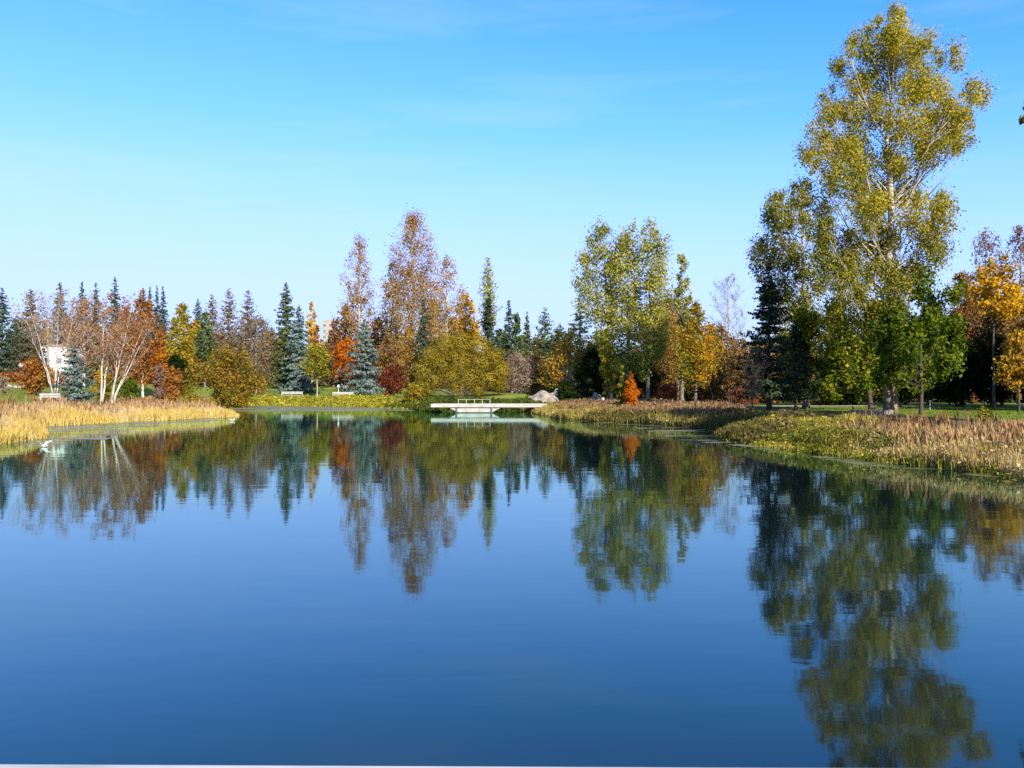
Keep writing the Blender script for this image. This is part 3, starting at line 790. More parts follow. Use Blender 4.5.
broadleaf('orange_tree', 317, 325, 140, 14, 'rust', 'thin rusty tree under the slim yellow birch', cb=.2, dens=.9, prof='column')
broadleaf('maple_tree', 317, 345, 112, 40, 'yelgreen', 'small green and gold maple on a thin pale trunk between the benches', cb=.38, dens=1.4, prof='round', bark=BARKPALE, tr=.11)
broadleaf('orange_tree', 345, 305, 138, 38, 'rust', 'rusty orange tree right of the cream tower', cb=.15, dens=1.1)
broadleaf('orange_tree', 347, 338, 126, 38, 'orangered', 'vivid orange low tree beside the silver blue spruce', cb=.1, dens=1.3, prof='round')
conifer('blue_spruce', 364, 319, 113, 52, 'blue', 'broad silver blue spruce beside the red bush', dens=1.6, droop=.3, narrow=.75)
broadleaf('poplar_tree', 359, 239, 136, 46, 'tanpoplar', 'narrow thin crowned tan poplar behind the silver blue spruce', cb=.25, dens=1.0, prof='poplar', bark=BARKPALE, lpx=1.5, twigs=6, clump=.36, nl=34, stretch=1.7, lr=.34, rag=.45)
broadleaf('poplar_tree', 392, 262, 140, 36, 'tanpoplar', 'half bare poplar filling the gap left of the tallest tan poplar', cb=.2, dens=.6, prof='poplar', bark=GREYTWIG, lpx=1.7, twigs=6, stretch=1.6)
broadleaf('poplar_tree', 413, 214, 132, 72, 'tanpoplar', 'tallest tan and orange poplar in the middle of the far shore', cb=.2, dens=1.2, prof='poplar', bark=BARKPALE, lpx=1.5, twigs=6, nl=50, lr=.32, clump=.36, stretch=1.6, rag=.45, pal2='goldbrown')
broadleaf('poplar_tree', 447, 257, 138, 46, 'tanpoplar', 'sparse tan poplar between the tallest one and the golden tree', cb=.2, dens=.55, prof='poplar', bark=BARKPALE, lpx=1.5, twigs=7, nl=34, clump=.36, stretch=1.6, lr=.34, rag=.5, pal2='gold')
conifer('spruce_tree', 424, 298, 122, 28, 'spruce', 'dark narrow spruce in front of the tan poplars', dens=1.1, gap=.2)
broadleaf('brown_tree', 388, 335, 122, 52, 'brown', 'brown undergrowth tree behind the red bush', cb=.1, dens=1.0)
broadleaf('goldbrown_tree', 408, 328, 126, 40, 'goldbrown', 'gold brown low tree under the tallest poplar', cb=.1, dens=1.0)
broadleaf('golden_tree', 466, 293, 142, 46, 'gold', 'bright golden tree behind the olive willow', cb=.15, dens=1.2, prof='oval')
shrub('red_shrub', 392, 366, 394, 102, 34, 'red', 'deep red round bush right of the silver blue spruce', dens=1.6)
shrub('round_shrub', 413, 383, 401, 90, 26, 'olive', 'small round olive bush at the left foot of the willow', dens=3.2, lpx=1.6)
wl = [(462, 345, 14), (446, 347, 13), (479, 347, 13), (432, 357, 13), (494, 358, 12), (423, 371, 12), (501, 372, 11), (424, 386, 10), (500, 385, 10), (440, 364, 13), (460, 361, 14), (481, 364, 13), (451, 378, 12), (470, 379, 13), (488, 380, 11), (435, 381, 11), (458, 389, 9), (478, 390, 9), (427, 391, 8)]
wl = [(x, y, q, sgn * max(3, .8 * math.sqrt(max(0, 48 ** 2 - (x - 460) ** 2 - (y - 385) ** 2))) * .1144, .95) for x, y, q in wl for sgn in (-1, 1)]
broadleaf('willow_tree', 462, 332, 92, 104, 'olive', 'large rounded olive gold willow behind the footbridge', cb=.12, dens=1.5, lobes_px=wl, lpx=1.35, clump=.20, nclump=26, tr=.28, sat=0, skin=True)
conifer('columnar_tree', 488, 257, 132, 24, 'poplar', 'tall narrow columnar poplar with a pale green tip', dens=.9, droop=-.5, cat='tree', narrow=.5, cb=.45)
conifer('spruce_tree', 489, 292, 130, 30, 'darkpine', 'dark spruce wrapped round the columnar poplar', dens=1.2)
conifer('spruce_tree', 509, 298, 136, 30, 'spruce', 'pointed dark spruce right of the columnar poplar', dens=1.1)
broadleaf('green_tree', 517, 314, 128, 36, 'pine', 'soft green tree in front of the pointed dark spruce', cb=.08, dens=1.4, prof='cone')
conifer('spruce_tree', 527, 310, 140, 22, 'pine', 'slim green spruce left of the open sky gap', dens=1.1)
conifer('pine_tree', 545, 307, 126, 40, 'pine', 'loose green pine right of the open sky gap', dens=.85, gap=.3, cat='pine', droop=.0, narrow=.6, cb=.2)
conifer('pine_tree', 560, 322, 122, 30, 'darkpine', 'dark shorter pine beside the loose green one', dens=.9, gap=.2, cat='pine', droop=.0, narrow=.6, cb=.15)
conifer('spruce_tree', 580, 292, 112, 42, 'darkpine', 'dark blue spruce at the left side of the tall green poplars', dens=1.0, gap=.25, narrow=.6)
shrub('twig_shrub', 519, 352, 398, 98, 44, 'twig', 'bare pinkish brown bush above the right end of the footbridge', dens=.9, lpx=1.7, stems=9)
shrub('twig_shrub', 536, 356, 394, 110, 36, 'brown', 'brown thicket behind the pale boulders', dens=1.0)
shrub('twig_shrub', 505, 366, 397, 104, 26, 'goldbrown', 'gold brown bush against the right side of the willow', dens=1.0)
shrub('twig_shrub', 548, 352, 390, 118, 40, 'pine', 'muted green bush below the loose pine', dens=1.2)
broadleaf('yellow_tree', 566, 330, 95, 60, 'goldbrown', 'yellow leaved tree with a pale forked trunk right of the boulders', cb=.42, prof='round', dens=.9, bark=BARKPALE, tr=.13, lean=(.03, 0), limb=.6,
          lobes_px=[(560, 350, 12), (575, 345, 10), (550, 362, 11), (566, 362, 10), (590, 352, 12), (600, 345, 9), (556, 376, 9), (580, 370, 8), (545, 372, 8), (570, 336, 8), (598, 362, 9)], pal2='gold')
# tall green poplars
broadleaf('poplar_tree', 612, 222, 88, 48, 'poplar', 'leftmost tall yellow green poplar of the cluster', cb=.25, bark=BARK, lpx=2.0, tr=.22, dens=1.6, stretch=1.45, flare=1.2, lean=(-.05, 0), nclump=16, clump=.32,
          lobes_px=[(594, 236, 9), (600, 228, 7), (592, 255, 12), (604, 250, 11), (582, 262, 8), (590, 280, 13), (604, 275, 12), (580, 284, 9), (612, 262, 9), (614, 290, 12), (596, 302, 13), (584, 305, 9), (610, 312, 12), (600, 325, 11), (618, 330, 11), (606, 344, 12), (620, 352, 10)])
broadleaf('poplar_tree', 628, 221, 87, 44, 'poplar', 'middle tall poplar of the yellow green cluster', cb=.25, bark=BARK, lpx=2.0, tr=.22, dens=1.6, stretch=1.45, flare=1.2, nclump=16, clump=.32,
          lobes_px=[(628, 232, 9), (622, 245, 10), (634, 246, 10), (620, 262, 11), (636, 262, 11), (626, 280, 13), (640, 282, 11), (624, 300, 12), (638, 304, 12), (628, 322, 13), (642, 328, 11), (630, 345, 13), (640, 362, 12), (624, 366, 11)])
broadleaf('poplar_tree', 648, 215, 86, 44, 'poplar', 'tallest right hand poplar of the yellow green cluster', cb=.25, bark=BARK, lpx=2.0, tr=.22, dens=1.6, stretch=1.45, flare=1.2, lean=(.03, 0), nclump=16, clump=.32,
          lobes_px=[(653, 224, 7), (656, 238, 10), (647, 240, 9), (664, 250, 9), (652, 258, 12), (665, 266, 9), (650, 278, 12), (663, 284, 11), (654, 300, 13), (668, 300, 9), (650, 318, 12), (662, 322, 12), (654, 340, 13), (646, 358, 12), (660, 352, 11)])
broadleaf('poplar_tree', 682, 256, 96, 36, 'poplar', 'short bluish green poplar right of the yellow green cluster', cb=.12, bark=BARK, lpx=2.3, dens=.9, prof='poplar', stretch=1.5)
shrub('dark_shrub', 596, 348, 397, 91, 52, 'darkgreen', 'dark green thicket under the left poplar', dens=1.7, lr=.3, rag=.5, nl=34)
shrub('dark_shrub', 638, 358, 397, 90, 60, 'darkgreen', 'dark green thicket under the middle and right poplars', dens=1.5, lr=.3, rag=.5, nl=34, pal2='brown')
shrub('yellow_shrub', 607, 330, 372, 84, 22, 'yelgreen', 'lit yellow green young tree in front of the dark poplar thicket', dens=1.3, prof='oval')
broadleaf('brown_tree', 661, 302, 94, 62, 'brown', 'wide brown tree between the poplars and the yellow orange maple', cb=.1, dens=1.15, prof='round', twigs=4, pal2='goldbrown')
broadleaf('brown_tree', 678, 290, 104, 40, 'mauve', 'thin mauve brown tree top behind the wide brown tree', cb=.2, dens=.6, lpx=2.0)
shrub('orange_shrub', 631, 374, 406, 60, 19, 'orangered', 'glowing orange upright bush on the right bank', dens=1.9, prof='egg', lpx=2.2)
shrub('yellow_shrub', 622, 366, 404, 61, 11, 'yelgreen', 'small yellow green sapling touching the orange bush', dens=1.4, prof='egg')
broadleaf('maple_tree', 696, 302, 60, 60, 'mixed', 'yellow orange and green maple left of the bare grey tree', cb=.26, dens=1.15, prof='egg', tr=.13, pal2='yelgreen', bark=BARK, nl=34)
broadleaf('brown_tree', 722, 326, 104, 48, 'brown', 'reddish brown tree under the bare grey tree', cb=.08, dens=1.0, prof='round')
broadleaf('brown_tree', 744, 338, 98, 40, 'brown', 'dull brown tree tucked left of the dark spruces', cb=.08, dens=1.0, prof='round')
bare_tree('bare_tree', 728, 276, 108, 44, 'tall bare grey tree against the sky between maple and dark spruce', None, GREYTWIG, GREYTWIG, 30, 10, 6, cb=.3)
bare_tree('bare_tree', 715, 345, 66, 30, 'small dark leafless leaning tree right of the maple', None, BARKDARK, BARKDARK, 8, 6, 3, lean=(-.25, 0), tr=.07)
conifer('spruce_tree', 769, 262, 63, 74, 'darkpine', 'big dark spruce left of the cottonwoods', dens=1.0, droop=.22, gap=.12, narrow=.72, cb=.14, lpx=3.0)
conifer('spruce_tree', 796, 318, 66, 52, 'darkpine', 'shorter dark spruce under the left cottonwood', dens=1.0, droop=.25, narrow=.65, cb=.16, lpx=3.0)
bare_tree('bare_tree', 752, 352, 60, 34, 'low dark leafless bush like tree in front of the big dark spruce', None, BARKDARK, BARKDARK, 8, 6, 4, nstem=3, tr=.05)
# left companion cottonwood
broadleaf('cottonwood_tree', 806, 184, 71, 90, 'cotton', 'shorter cottonwood with a pale trunk left of the giant one', cb=.3, bark=BARKCOTTON, lpx=1.95, tr=.28, dens=1.6, stretch=1.3, lean=(-.02, 0), nclump=16, clump=.38, shell=.35, pal2='cottontop',
          lobes_px=[(782, 196, 9), (775, 208, 10), (790, 206, 10), (768, 225, 12), (785, 225, 14), (799, 222, 11), (760, 244, 10), (750, 257, 8), (776, 246, 13), (794, 245, 14), (764, 266, 10), (782, 268, 14), (800, 268, 14), (775, 290, 12), (795, 292, 15), (808, 300, 12), (786, 312, 13), (803, 325, 13), (816, 285, 12), (786, 335, 11), (806, 350, 12), (820, 340, 11), (795, 365, 10)])
big = [(886, 22, 9), (880, 20, 6), (890, 38, 11), (893, 62, 12), (878, 50, 10), (872, 34, 10), (858, 36, 10), (900, 34, 12), (884, 48, 14), (846, 58, 10), (866, 62, 14), (908, 56, 14), (924, 50, 12), (922, 72, 14), (890, 78, 16), (852, 84, 13), (838, 62, 7), (834, 88, 8), (944, 64, 11), (952, 78, 11), (936, 92, 14),
       (974, 98, 10), (982, 92, 6), (966, 116, 10), (956, 100, 11), (962, 92, 8), (952, 138, 10), (944, 154, 9), (956, 126, 9), (960, 112, 12), (970, 124, 8), (945, 118, 13), (868, 100, 16), (905, 100, 17), (850, 112, 13), (838, 104, 8), (822, 116, 10), (812, 132, 10), (830, 134, 13), (856, 134, 16), (884, 128, 16), (918, 128, 17), (940, 136, 11),
       (806, 152, 9), (800, 164, 8), (820, 158, 13), (842, 162, 16), (868, 160, 16), (904, 158, 17), (926, 158, 14), (812, 182, 11), (800, 196, 8), (832, 186, 16), (858, 190, 17), (884, 190, 12), (910, 188, 16), (932, 188, 12), (948, 198, 10), (956, 204, 6),
       (826, 210, 15), (850, 216, 17), (876, 216, 15), (904, 218, 17), (928, 218, 15), (946, 224, 10), (816, 230, 13), (838, 240, 17), (864, 244, 17), (892, 246, 16), (918, 246, 17), (942, 250, 13), (820, 258, 14), (846, 268, 17), (872, 272, 16), (900, 276, 16), (926, 274, 16),
       (830, 288, 15), (856, 296, 16), (882, 302, 15), (908, 304, 15), (838, 314, 14), (864, 322, 14)]
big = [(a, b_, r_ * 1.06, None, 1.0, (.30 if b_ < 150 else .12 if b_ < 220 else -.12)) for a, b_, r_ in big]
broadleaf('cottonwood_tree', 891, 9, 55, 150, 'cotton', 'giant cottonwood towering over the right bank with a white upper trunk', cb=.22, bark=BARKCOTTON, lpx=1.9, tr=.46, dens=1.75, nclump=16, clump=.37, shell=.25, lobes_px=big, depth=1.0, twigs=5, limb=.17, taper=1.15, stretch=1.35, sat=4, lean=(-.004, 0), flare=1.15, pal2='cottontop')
green_r = [(892, 318, 14, -2.2), (884, 346, 12, -2.2), (882, 368, 11, -2.0), (893, 334, 11, -2.4), (894, 356, 11, -2.4), (891, 374, 10, -2.4), (878, 330, 11, -1.5), (905, 312, 15), (928, 300, 15), (946, 296, 11), (934, 320, 16), (956, 322, 13), (914, 334, 15), (942, 344, 16), (964, 346, 9), (920, 358, 14), (948, 366, 13), (898, 352, 12), (930, 378, 11), (904, 374, 11), (888, 340, 12), (888, 378, 9)]
broadleaf('maple_tree', 921, 286, 52.5, 110, 'green', 'bright green maple at the right of the giant trunk', cb=.3, bark=BARKDARK, lpx=3.2, tr=.14, dens=1.0, nclump=16, clump=.30, limb=.2, lobes_px=green_r)
green_l = [(800, 318, 13), (816, 322, 13), (790, 345, 11), (806, 345, 12), (832, 310, 12), (862, 326, 12), (884, 392, 8), (838, 390, 8), (868, 392, 7), (846, 338, 13), (868, 344, 13), (826, 350, 13), (850, 362, 13), (872, 366, 11), (832, 372, 11), (812, 366, 10), (858, 382, 9), (876, 386, 7), (820, 386, 8), (840, 330, 12), (808, 385, 7)]
broadleaf('ash_tree', 872, 318, 66, 80, 'green', 'yellow green ash with a leaning trunk left of the giant trunk', cb=.3, bark=BARKDARK, lpx=2.9, tr=.24, dens=1.2, nclump=16, clump=.30, limb=.14, lobes_px=green_l, pal2='yelgreen', bend=-.06)
# right edge woods
broadleaf('yellow_tree', 994, 260, 72, 56, 'gold', 'bright yellow tree near the right photo edge', cb=.3, bark=BARKDARK, lpx=3.2, dens=.8, tr=.16,
          lobes_px=[(985, 274, 11), (1000, 272, 11), (978, 290, 10), (994, 292, 13), (1010, 290, 11), (1003, 310, 11), (988, 308, 9), (1022, 296, 10)])
broadleaf('brown_tree', 962, 272, 80, 54, 'brown', 'orange brown tree just right of the cottonwood', cb=.08, dens=1.1, prof='oval', pal2='rust')
broadleaf('brown_tree', 1002, 296, 80, 66, 'brown', 'brown tree filling the space under the bright yellow one', cb=.1, dens=1.0, lpx=2.8, prof='round', pal2='goldbrown')
broadleaf('bare_tree', 986, 230, 96, 60, 'mauve', 'mauve leafless tree top behind the bright yellow tree', cb=.3, dens=.55, lpx=1.8, bark=GREYTWIG, twigs=6, prof='round')
broadleaf('bare_tree', 1020, 226, 94, 54, 'mauve', 'mauve leafless tree top at the right photo edge', cb=.3, dens=.55, lpx=1.8, bark=GREYTWIG, twigs=6, prof='round')
broadleaf('yellow_tree', 1019, 330, 60, 50, 'goldbrown', 'small gold leaved tree on the lawn at the right edge', cb=.3, dens=.8, lpx=2.8, tr=.09, pal2='gold', bark=BARKDARK)
broadleaf('brown_tree', 1040, 270, 74, 70, 'goldbrown', 'gold brown tree reaching in over the right photo edge', cb=.15, dens=.9, lpx=2.8, pal2='rust')
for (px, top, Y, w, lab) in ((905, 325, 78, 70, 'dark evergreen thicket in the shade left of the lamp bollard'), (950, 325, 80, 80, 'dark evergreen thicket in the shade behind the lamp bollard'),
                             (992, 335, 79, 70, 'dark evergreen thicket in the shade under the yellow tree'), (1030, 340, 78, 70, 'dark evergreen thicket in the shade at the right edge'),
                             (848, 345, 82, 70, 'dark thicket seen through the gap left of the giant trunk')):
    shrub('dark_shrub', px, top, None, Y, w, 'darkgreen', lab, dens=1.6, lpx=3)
shrub('amber_shrub', 822, 388, 404, 86, 44, 'goldbrown', 'amber low bush beyond the lawn left of the leaning ash trunk', dens=1.3)
shrub('red_shrub', 745, 388, 402, 88, 40, 'redbush', 'dull red low bush behind the green frame', dens=1.2)
shrub('red_shrub', 668, 384, 402, 82, 30, 'redbush', 'dull red low bush left of the maple trunk', dens=1.2)
shrub('red_shrub', 699, 391, 402, 80, 10, 'red', 'tiny bright red bush under the maple', dens=1.8)
shrub('sapling', 985, 408, 420, 42, 22, 'yelgreen', 'small pale green sapling on the right lawn edge', dens=.7)
# second row of trees filling the line behind the first
for (px, top, Y, w, pl, lab) in (
        (18, 318, 150, 40, 'pine', 'muted green tree between the two leftmost spruces'), (44, 322, 155, 36, 'goldbrown', 'gold brown tree right behind the white house'),
        (68, 318, 150, 30, 'rustpale', 'pale rust tree rising right of the white house'), (126, 308, 140, 44, 'rust', 'rust tree behind the leaning birch stems'),
        (194, 322, 150, 40, 'goldbrown', 'gold brown tree between the yellow topped tree and the tan larches'), (270, 330, 150, 40, 'brown', 'dull brown tree left of the tall green spruce'),
        (334, 322, 165, 26, 'mauve', 'mauve brown tree at the right foot of the cream tower'), (378, 318, 150, 44, 'rust', 'rust brown tree behind the narrow tan poplar'),
        (432, 300, 152, 44, 'goldbrown', 'gold brown tree between the two thin tan poplars'), (452, 318, 148, 44, 'gold', 'golden tree low behind the willow'),
        (500, 330, 150, 40, 'pine', 'green tree behind the pointed dark spruce'), (536, 338, 145, 36, 'brown', 'dull brown tree at the bottom of the open sky gap'),
        (558, 330, 140, 40, 'darkpine', 'dark green tree behind the shorter pine'), (600, 330, 130, 50, 'pine', 'dull green tree behind the leftmost green poplar'),
        (668, 318, 120, 46, 'brown', 'brown tree behind the rightmost green poplar'), (712, 325, 122, 44, 'goldbrown', 'gold brown tree behind the yellow orange maple'),
        (736, 340, 120, 44, 'brown', 'brown tree behind the bare grey tree'), (780, 335, 105, 60, 'goldbrown', 'gold brown tree behind the two dark spruces'),
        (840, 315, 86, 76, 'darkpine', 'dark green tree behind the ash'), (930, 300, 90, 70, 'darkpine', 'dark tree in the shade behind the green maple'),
        (970, 300, 100, 56, 'rust', 'rusty brown tree behind the bright yellow tree'), (1012, 300, 104, 60, 'brown', 'brown tree deep behind the right edge')):
    broadleaf('green_tree' if pl in ('pine', 'darkpine') else 'autumn_tree', px, top, Y, w, pl, lab, cb=.06, dens=1.15, prof='oval', rag=.3, lpx=2.3, group='second row of trees')
# trees just outside the frame whose shade and tips enter it
edge_l = [(1036, 116, 10, 0), (1024, 120, 5, 0), (1050, 104, 18, 0), (1056, 130, 14, 0), (1080, 90, 22), (1080, 130, 30), (1110, 110, 36), (1150, 100, 36), (1105, 172, 24), (1112, 160, 30), (1140, 150, 40), (1110, 210, 38), (1160, 200, 44), (1080, 215, 26), (1185, 150, 36), (1120, 260, 36), (1165, 255, 38), (1200, 210, 34), (1095, 255, 24), (1130, 70, 30)]
broadleaf('cottonwood_tree', 1130, 40, 36, 170, 'cotton', 'cottonwood outside the right edge, one branch tip entering the sky', cb=.25, lpx=4.5, tr=.35, dens=.45, lobes_px=edge_l, bark=BARKPALE, sat=0)
broadleaf('maple_tree', 1240, 180, 52, 160, 'goldbrown', 'gold maple outside the right edge shading the lawn', cb=.2, lpx=5, dens=.35, prof='round')
broadleaf('maple_tree', 1200, 190, 70, 150, 'brown', 'brown maple outside the right edge shading the woods', cb=.2, lpx=5, dens=.35, prof='round')
broadleaf('maple_tree', 1250, -90, 23, 310, 'goldbrown', 'gold maple outside the right edge shading the cove bank', cb=.2, lpx=8, dens=.12, prof='round')
broadleaf('maple_tree', 1301, 150, 55, 190, 'brown', 'dense brown maple outside the right edge behind the gold one', cb=.12, lpx=5, dens=.5, prof='round')
broadleaf('maple_tree', 1390, 160, 60, 190, 'goldbrown', 'far gold maple outside the right edge', cb=.12, lpx=5, dens=.5, prof='round')
# ------------------------------------------------------------------ built things
CONC = noisemat('pale weathered concrete', [(.20, .19, .17), (.275, .265, .245), (.31, .30, .28)], 1.6, .8, (1, 1, 3), .2, detail=8)
# white footbridge
YB = 72.0
root = empty('footbridge', (0, YB, 0)); tag(root, 'low white footbridge over the pond outlet with a short railing', 'footbridge')
sB = YB / F
xl, xr = PX(431, YB), PX(566, YB)
mb = MB(); mb.box(((xl + xr) / 2, .9, .70), (xr - xl, 1.9, .10)); mb.build('deck', GREYWOOD, root)
mb = MB(); mb.box(((xl + xr) / 2, -.09, .655), (xr - xl + .02, .08, .31)); mb.box(((xl + xr) / 2, 1.89, .655), (xr - xl + .02, .08, .31)); mb.build('side_beam', CONC, root, bevel=.01)
mb = MB()
za, zb = .46, .06
for (x0, x1, x2, x3, y) in ((PX(449, YB), PX(501, YB), PX(492, YB), PX(458, YB), .02),):
    vs = [(x0, y, za), (x1, y, za), (x2, y, zb), (x3, y, zb), (x0, y + 1.7, za), (x1, y + 1.7, za), (x2, y + 1.7, zb), (x3, y + 1.7, zb)]
    mb.add(vs, [(0, 3, 2, 1), (4, 5, 6, 7), (0, 1, 5, 4), (1, 2, 6, 5), (2, 3, 7, 6), (3, 0, 4, 7)])
mb.build('pier', CONC, root)
for x in (PX(456.5, YB), PX(491.5, YB)):
    for y in (-.03, 1.83):
        m2 = MB(); m2.box((x, y, -.23), (.13, .10, 1.40)); m2.build('pile', DARKMETAL, root)
rx = [PX(p, YB) for p in (458.5, 466.5, 474.5, 482.5, 490)]
for x in rx:
    m2 = MB(); m2.box((x, -.03, 1.0), (.05, .05, .38)); m2.build('railing_post', CONC, root)
mb = MB(); mb.box(((rx[0] + rx[-1]) / 2, -.03, 1.205), (rx[-1] - rx[0] + .1, .05, .025)); mb.build('rail', GREYWOOD, root)

# paths
def strip(name, pts, w, label, mat, dz=.02):
    mb = MB(); L = []
    P = []
    for (x0, y0), (x1, y1) in zip(pts[:-1], pts[1:]):
        n = max(2, int(math.hypot(x1 - x0, y1 - y0) / .8))
        for k in range(n): P.append((x0 + (x1 - x0) * k / n, y0 + (y1 - y0) * k / n))
    P.append(pts[-1])
    vs, fs = [], []
    for i, (x, y) in enumerate(P):
        a, b = P[max(0, i - 1)], P[min(len(P) - 1, i + 1)]
        dx, dy = b[0] - a[0], b[1] - a[1]; l = math.hypot(dx, dy); nx_, ny_ = -dy / l, dx / l
        for s in (-1, -.33, .33, 1):
            q = (x + s * w / 2 * nx_, y + s * w / 2 * ny_); vs.append((*q, G(*q) + dz + .05 * (1 - abs(s))))
    for i in range(len(P) - 1):
        for k in range(3): fs.append((i * 4 + k, i * 4 + k + 1, i * 4 + k + 5, i * 4 + k + 4))
    mb.add(vs, fs); o = mb.build(name, mat); tag(o, label, 'path', kind='structure')
GRAVEL = noisemat('pale gravel', [(.26, .23, .18), (.44, .40, .33)], 2.5, .95, bump=.3)
strip('path', [(75, 82), (46, 80), (34, 80), (25, 78), (15, 76), (9, 78), (5, 82)], 2.6, 'pale gravel path running behind the lawn on the right', GRAVEL, .05)

# white park benches seen from behind
def bench(px, Y, wid, rz, label, mat=WHITEWOOD, h=.80, cat='bench', sink=.0):
    X = PX(px, Y); root = empty('park_bench', (X, Y, G(X, Y) - sink), rz); tag(root, label, cat)
    mb = MB()
    for k in range(3): mb.box((0, .12 + .15 * k, .44), (wid, .13, .045))
    mb.build('seat', mat, root)
    mb = MB()
    for k in range(2): mb.box((0, .0 - .02 * k, h - .26 + .17 * k), (wid, .04, .14))
    mb.build('backrest', mat, root)
    for x in (-wid / 2 + .06, 0, wid / 2 - .06):
        m2 = MB(); m2.box((x, .035, h / 2 - .06), (.09, .06, h - .08)); m2.build('leg', mat, root)
        m2 = MB(); m2.box((x, .46, .21), (.09, .08, .42)); m2.build('leg', mat, root)
bench(292, 112, 3.0, 0, 'white park bench at the foot of the tall blue spruce', h=.95)
bench(343, 107, 2.8, .02, 'greyer park bench in front of the broad silver blue spruce', GREYWOOD, .90)
bench(50, 60, 1.5, .05, 'low pale grey bench on the left lawn in front of the near blue spruce', GREYWOOD, .62)

# lamp bollards
def lamp(px, Y, h, label, globe=.14, mat=DARKMETAL):
    X = PX(px, Y); root = empty('lamp_bollard', (X, Y, G(X, Y))); tag(root, label, 'lamp')
    mb = MB(); mb.lathe([(.09, 0), (.09, .05), (.045, .08), (.04, h - globe * 1.6), (.07, h - globe * 1.5)], n=10); mb.build('post', mat, root, smooth=True)
    mb = MB(); mb.lathe([(.02, -globe), (globe * .7, -globe * .7), (globe, 0), (globe * .7, globe * .7), (.02, globe)], (0, 0, h - globe * .6), 12); mb.build('lamp_globe', WHITE, root, smooth=True)
lamp(338.5, 110, 1.55, 'white globe lamp bollard behind the greyer bench', .22, WHITE)
lamp(930, 66, .75, 'short pale lamp bollard alone on the shaded lawn', .09, WHITE)
lamp(21, 110, 2.6, 'white globe lamp above the rust hedge at the left', .30, WHITE)
lamp(603, 74, .85, 'short pale lamp bollard in front of the dark poplar thicket', .13, GREYWOOD)

# stones
def boulder(px, base, Y, w, h, label, seed, group=None, dz=0):
    rng = np.random.default_rng(seed)
    X = PX(px, Y); s = Y / F
    bm = bmesh.new(); bmesh.ops.create_icosphere(bm, subdivisions=4, radius=1.0)
    ph = rng.uniform(0, 6, 9)
    for v in bm.verts:
        c = v.co.copy()
        k = 1 + .13 * math.sin(3 * c.x + ph[0]) * math.cos(2.3 * c.y + ph[1]) + .10 * math.sin(5 * c.z + 4 * c.x + ph[2]) + .06 * math.sin(9 * c.y + 7 * c.x + ph[3]) + .03 * math.sin(17 * c.x + 13 * c.z + ph[4])
        v.co = (c.x * k * w * s / 2, c.y * k * w * s * .36, max(-.15, c.z * k) * h * s)
    me = bpy.data.meshes.new('boulder'); bm.to_mesh(me); bm.free()
    me.polygons.foreach_set('use_smooth', [True] * len(me.polygons))
    o = link('boulder', me, STONE); o.location = (X, Y, G(X, Y) + dz - .05); tag(o, label, 'boulder', group)
boulder(542, 397, 88, 30, 12, 'large pale grey boulder left of the forked yellow tree', 5)
boulder(556, 397, 90, 16, 13, 'upright pale boulder close behind the forked yellow tree', 6)
boulder(597, 397, 88, 13, 10, 'pale cream boulder right of the forked yellow tree', 7)
boulder(512, 397, 100, 22, 16, 'bluish pale boulder behind the bare pinkish bush', 8)
boulder(8, 384, 96, 9, 3.5, 'leftmost pale stone edging the rust hedge', 9, 'edging stones under the rust hedge')
boulder(15, 384, 96, 7, 3, 'middle pale stone edging the rust hedge', 10, 'edging stones under the rust hedge')
boulder(21, 384, 97, 8, 3.2, 'rightmost pale stone edging the rust hedge', 12, 'edging stones under the rust hedge')
boulder(63, 397, 61, 4, 3, 'small pale stone right of the low grey bench', 13)
boulder(118, 388, 80, 4, 3, 'small white stone on the lawn right of the birches', 14)
shrub('dark_shrub', 566, 382, 398, 89, 22, 'darkgreen', 'dark round bush between the pale boulders', dens=1.8)

# stone edging at the foot of the giant cottonwood
root = empty('stone_kerb', (PX(886, 52), 52, G(PX(886, 52), 52))); tag(root, 'low grey stone ring at the foot of the giant cottonwood', 'stone edging')
mb = MB()
for k in range(11):
    a = math.pi * (1.0 + k / 10)
    mb.box((1.25 * math.cos(a), 2.2 + 1.25 * math.sin(a), .12), (.36, .26, .34), a + math.pi / 2, .9)
mb.build('stones', STONE, root, bevel=.03)

# green garden frame
Yg = 76; Xg = PX(741, Yg)
root = empty('garden_trellis', (Xg, Yg, G(Xg, Yg))); tag(root, 'pale green open garden frame beside the dark spruce', 'trellis')
wg, hg = 1.75, 1.62
mb = MB()
for x in (-wg / 2, wg / 2):
    for y in (0, .9):
        m2 = MB(); m2.box((x, y, hg / 2), (.07, .07, hg)); m2.build('post', GREENPAINT, root)
mb = MB()
for z in (.10, hg * .55, hg - .04):
    m2 = MB(); m2.box((0, 0, z), (wg - .07, .05, .06)); m2.build('bar', GREENPAINT, root)
m2 = MB(); m2.box((0, .045, hg / 2 + .02), (.05, .03, hg - .16)); m2.build('bar', GREENPAINT, root)
m2 = MB(); m2.box((0, .9, hg - .04), (wg - .07, .05, .06)); m2.build('bar', GREENPAINT, root)

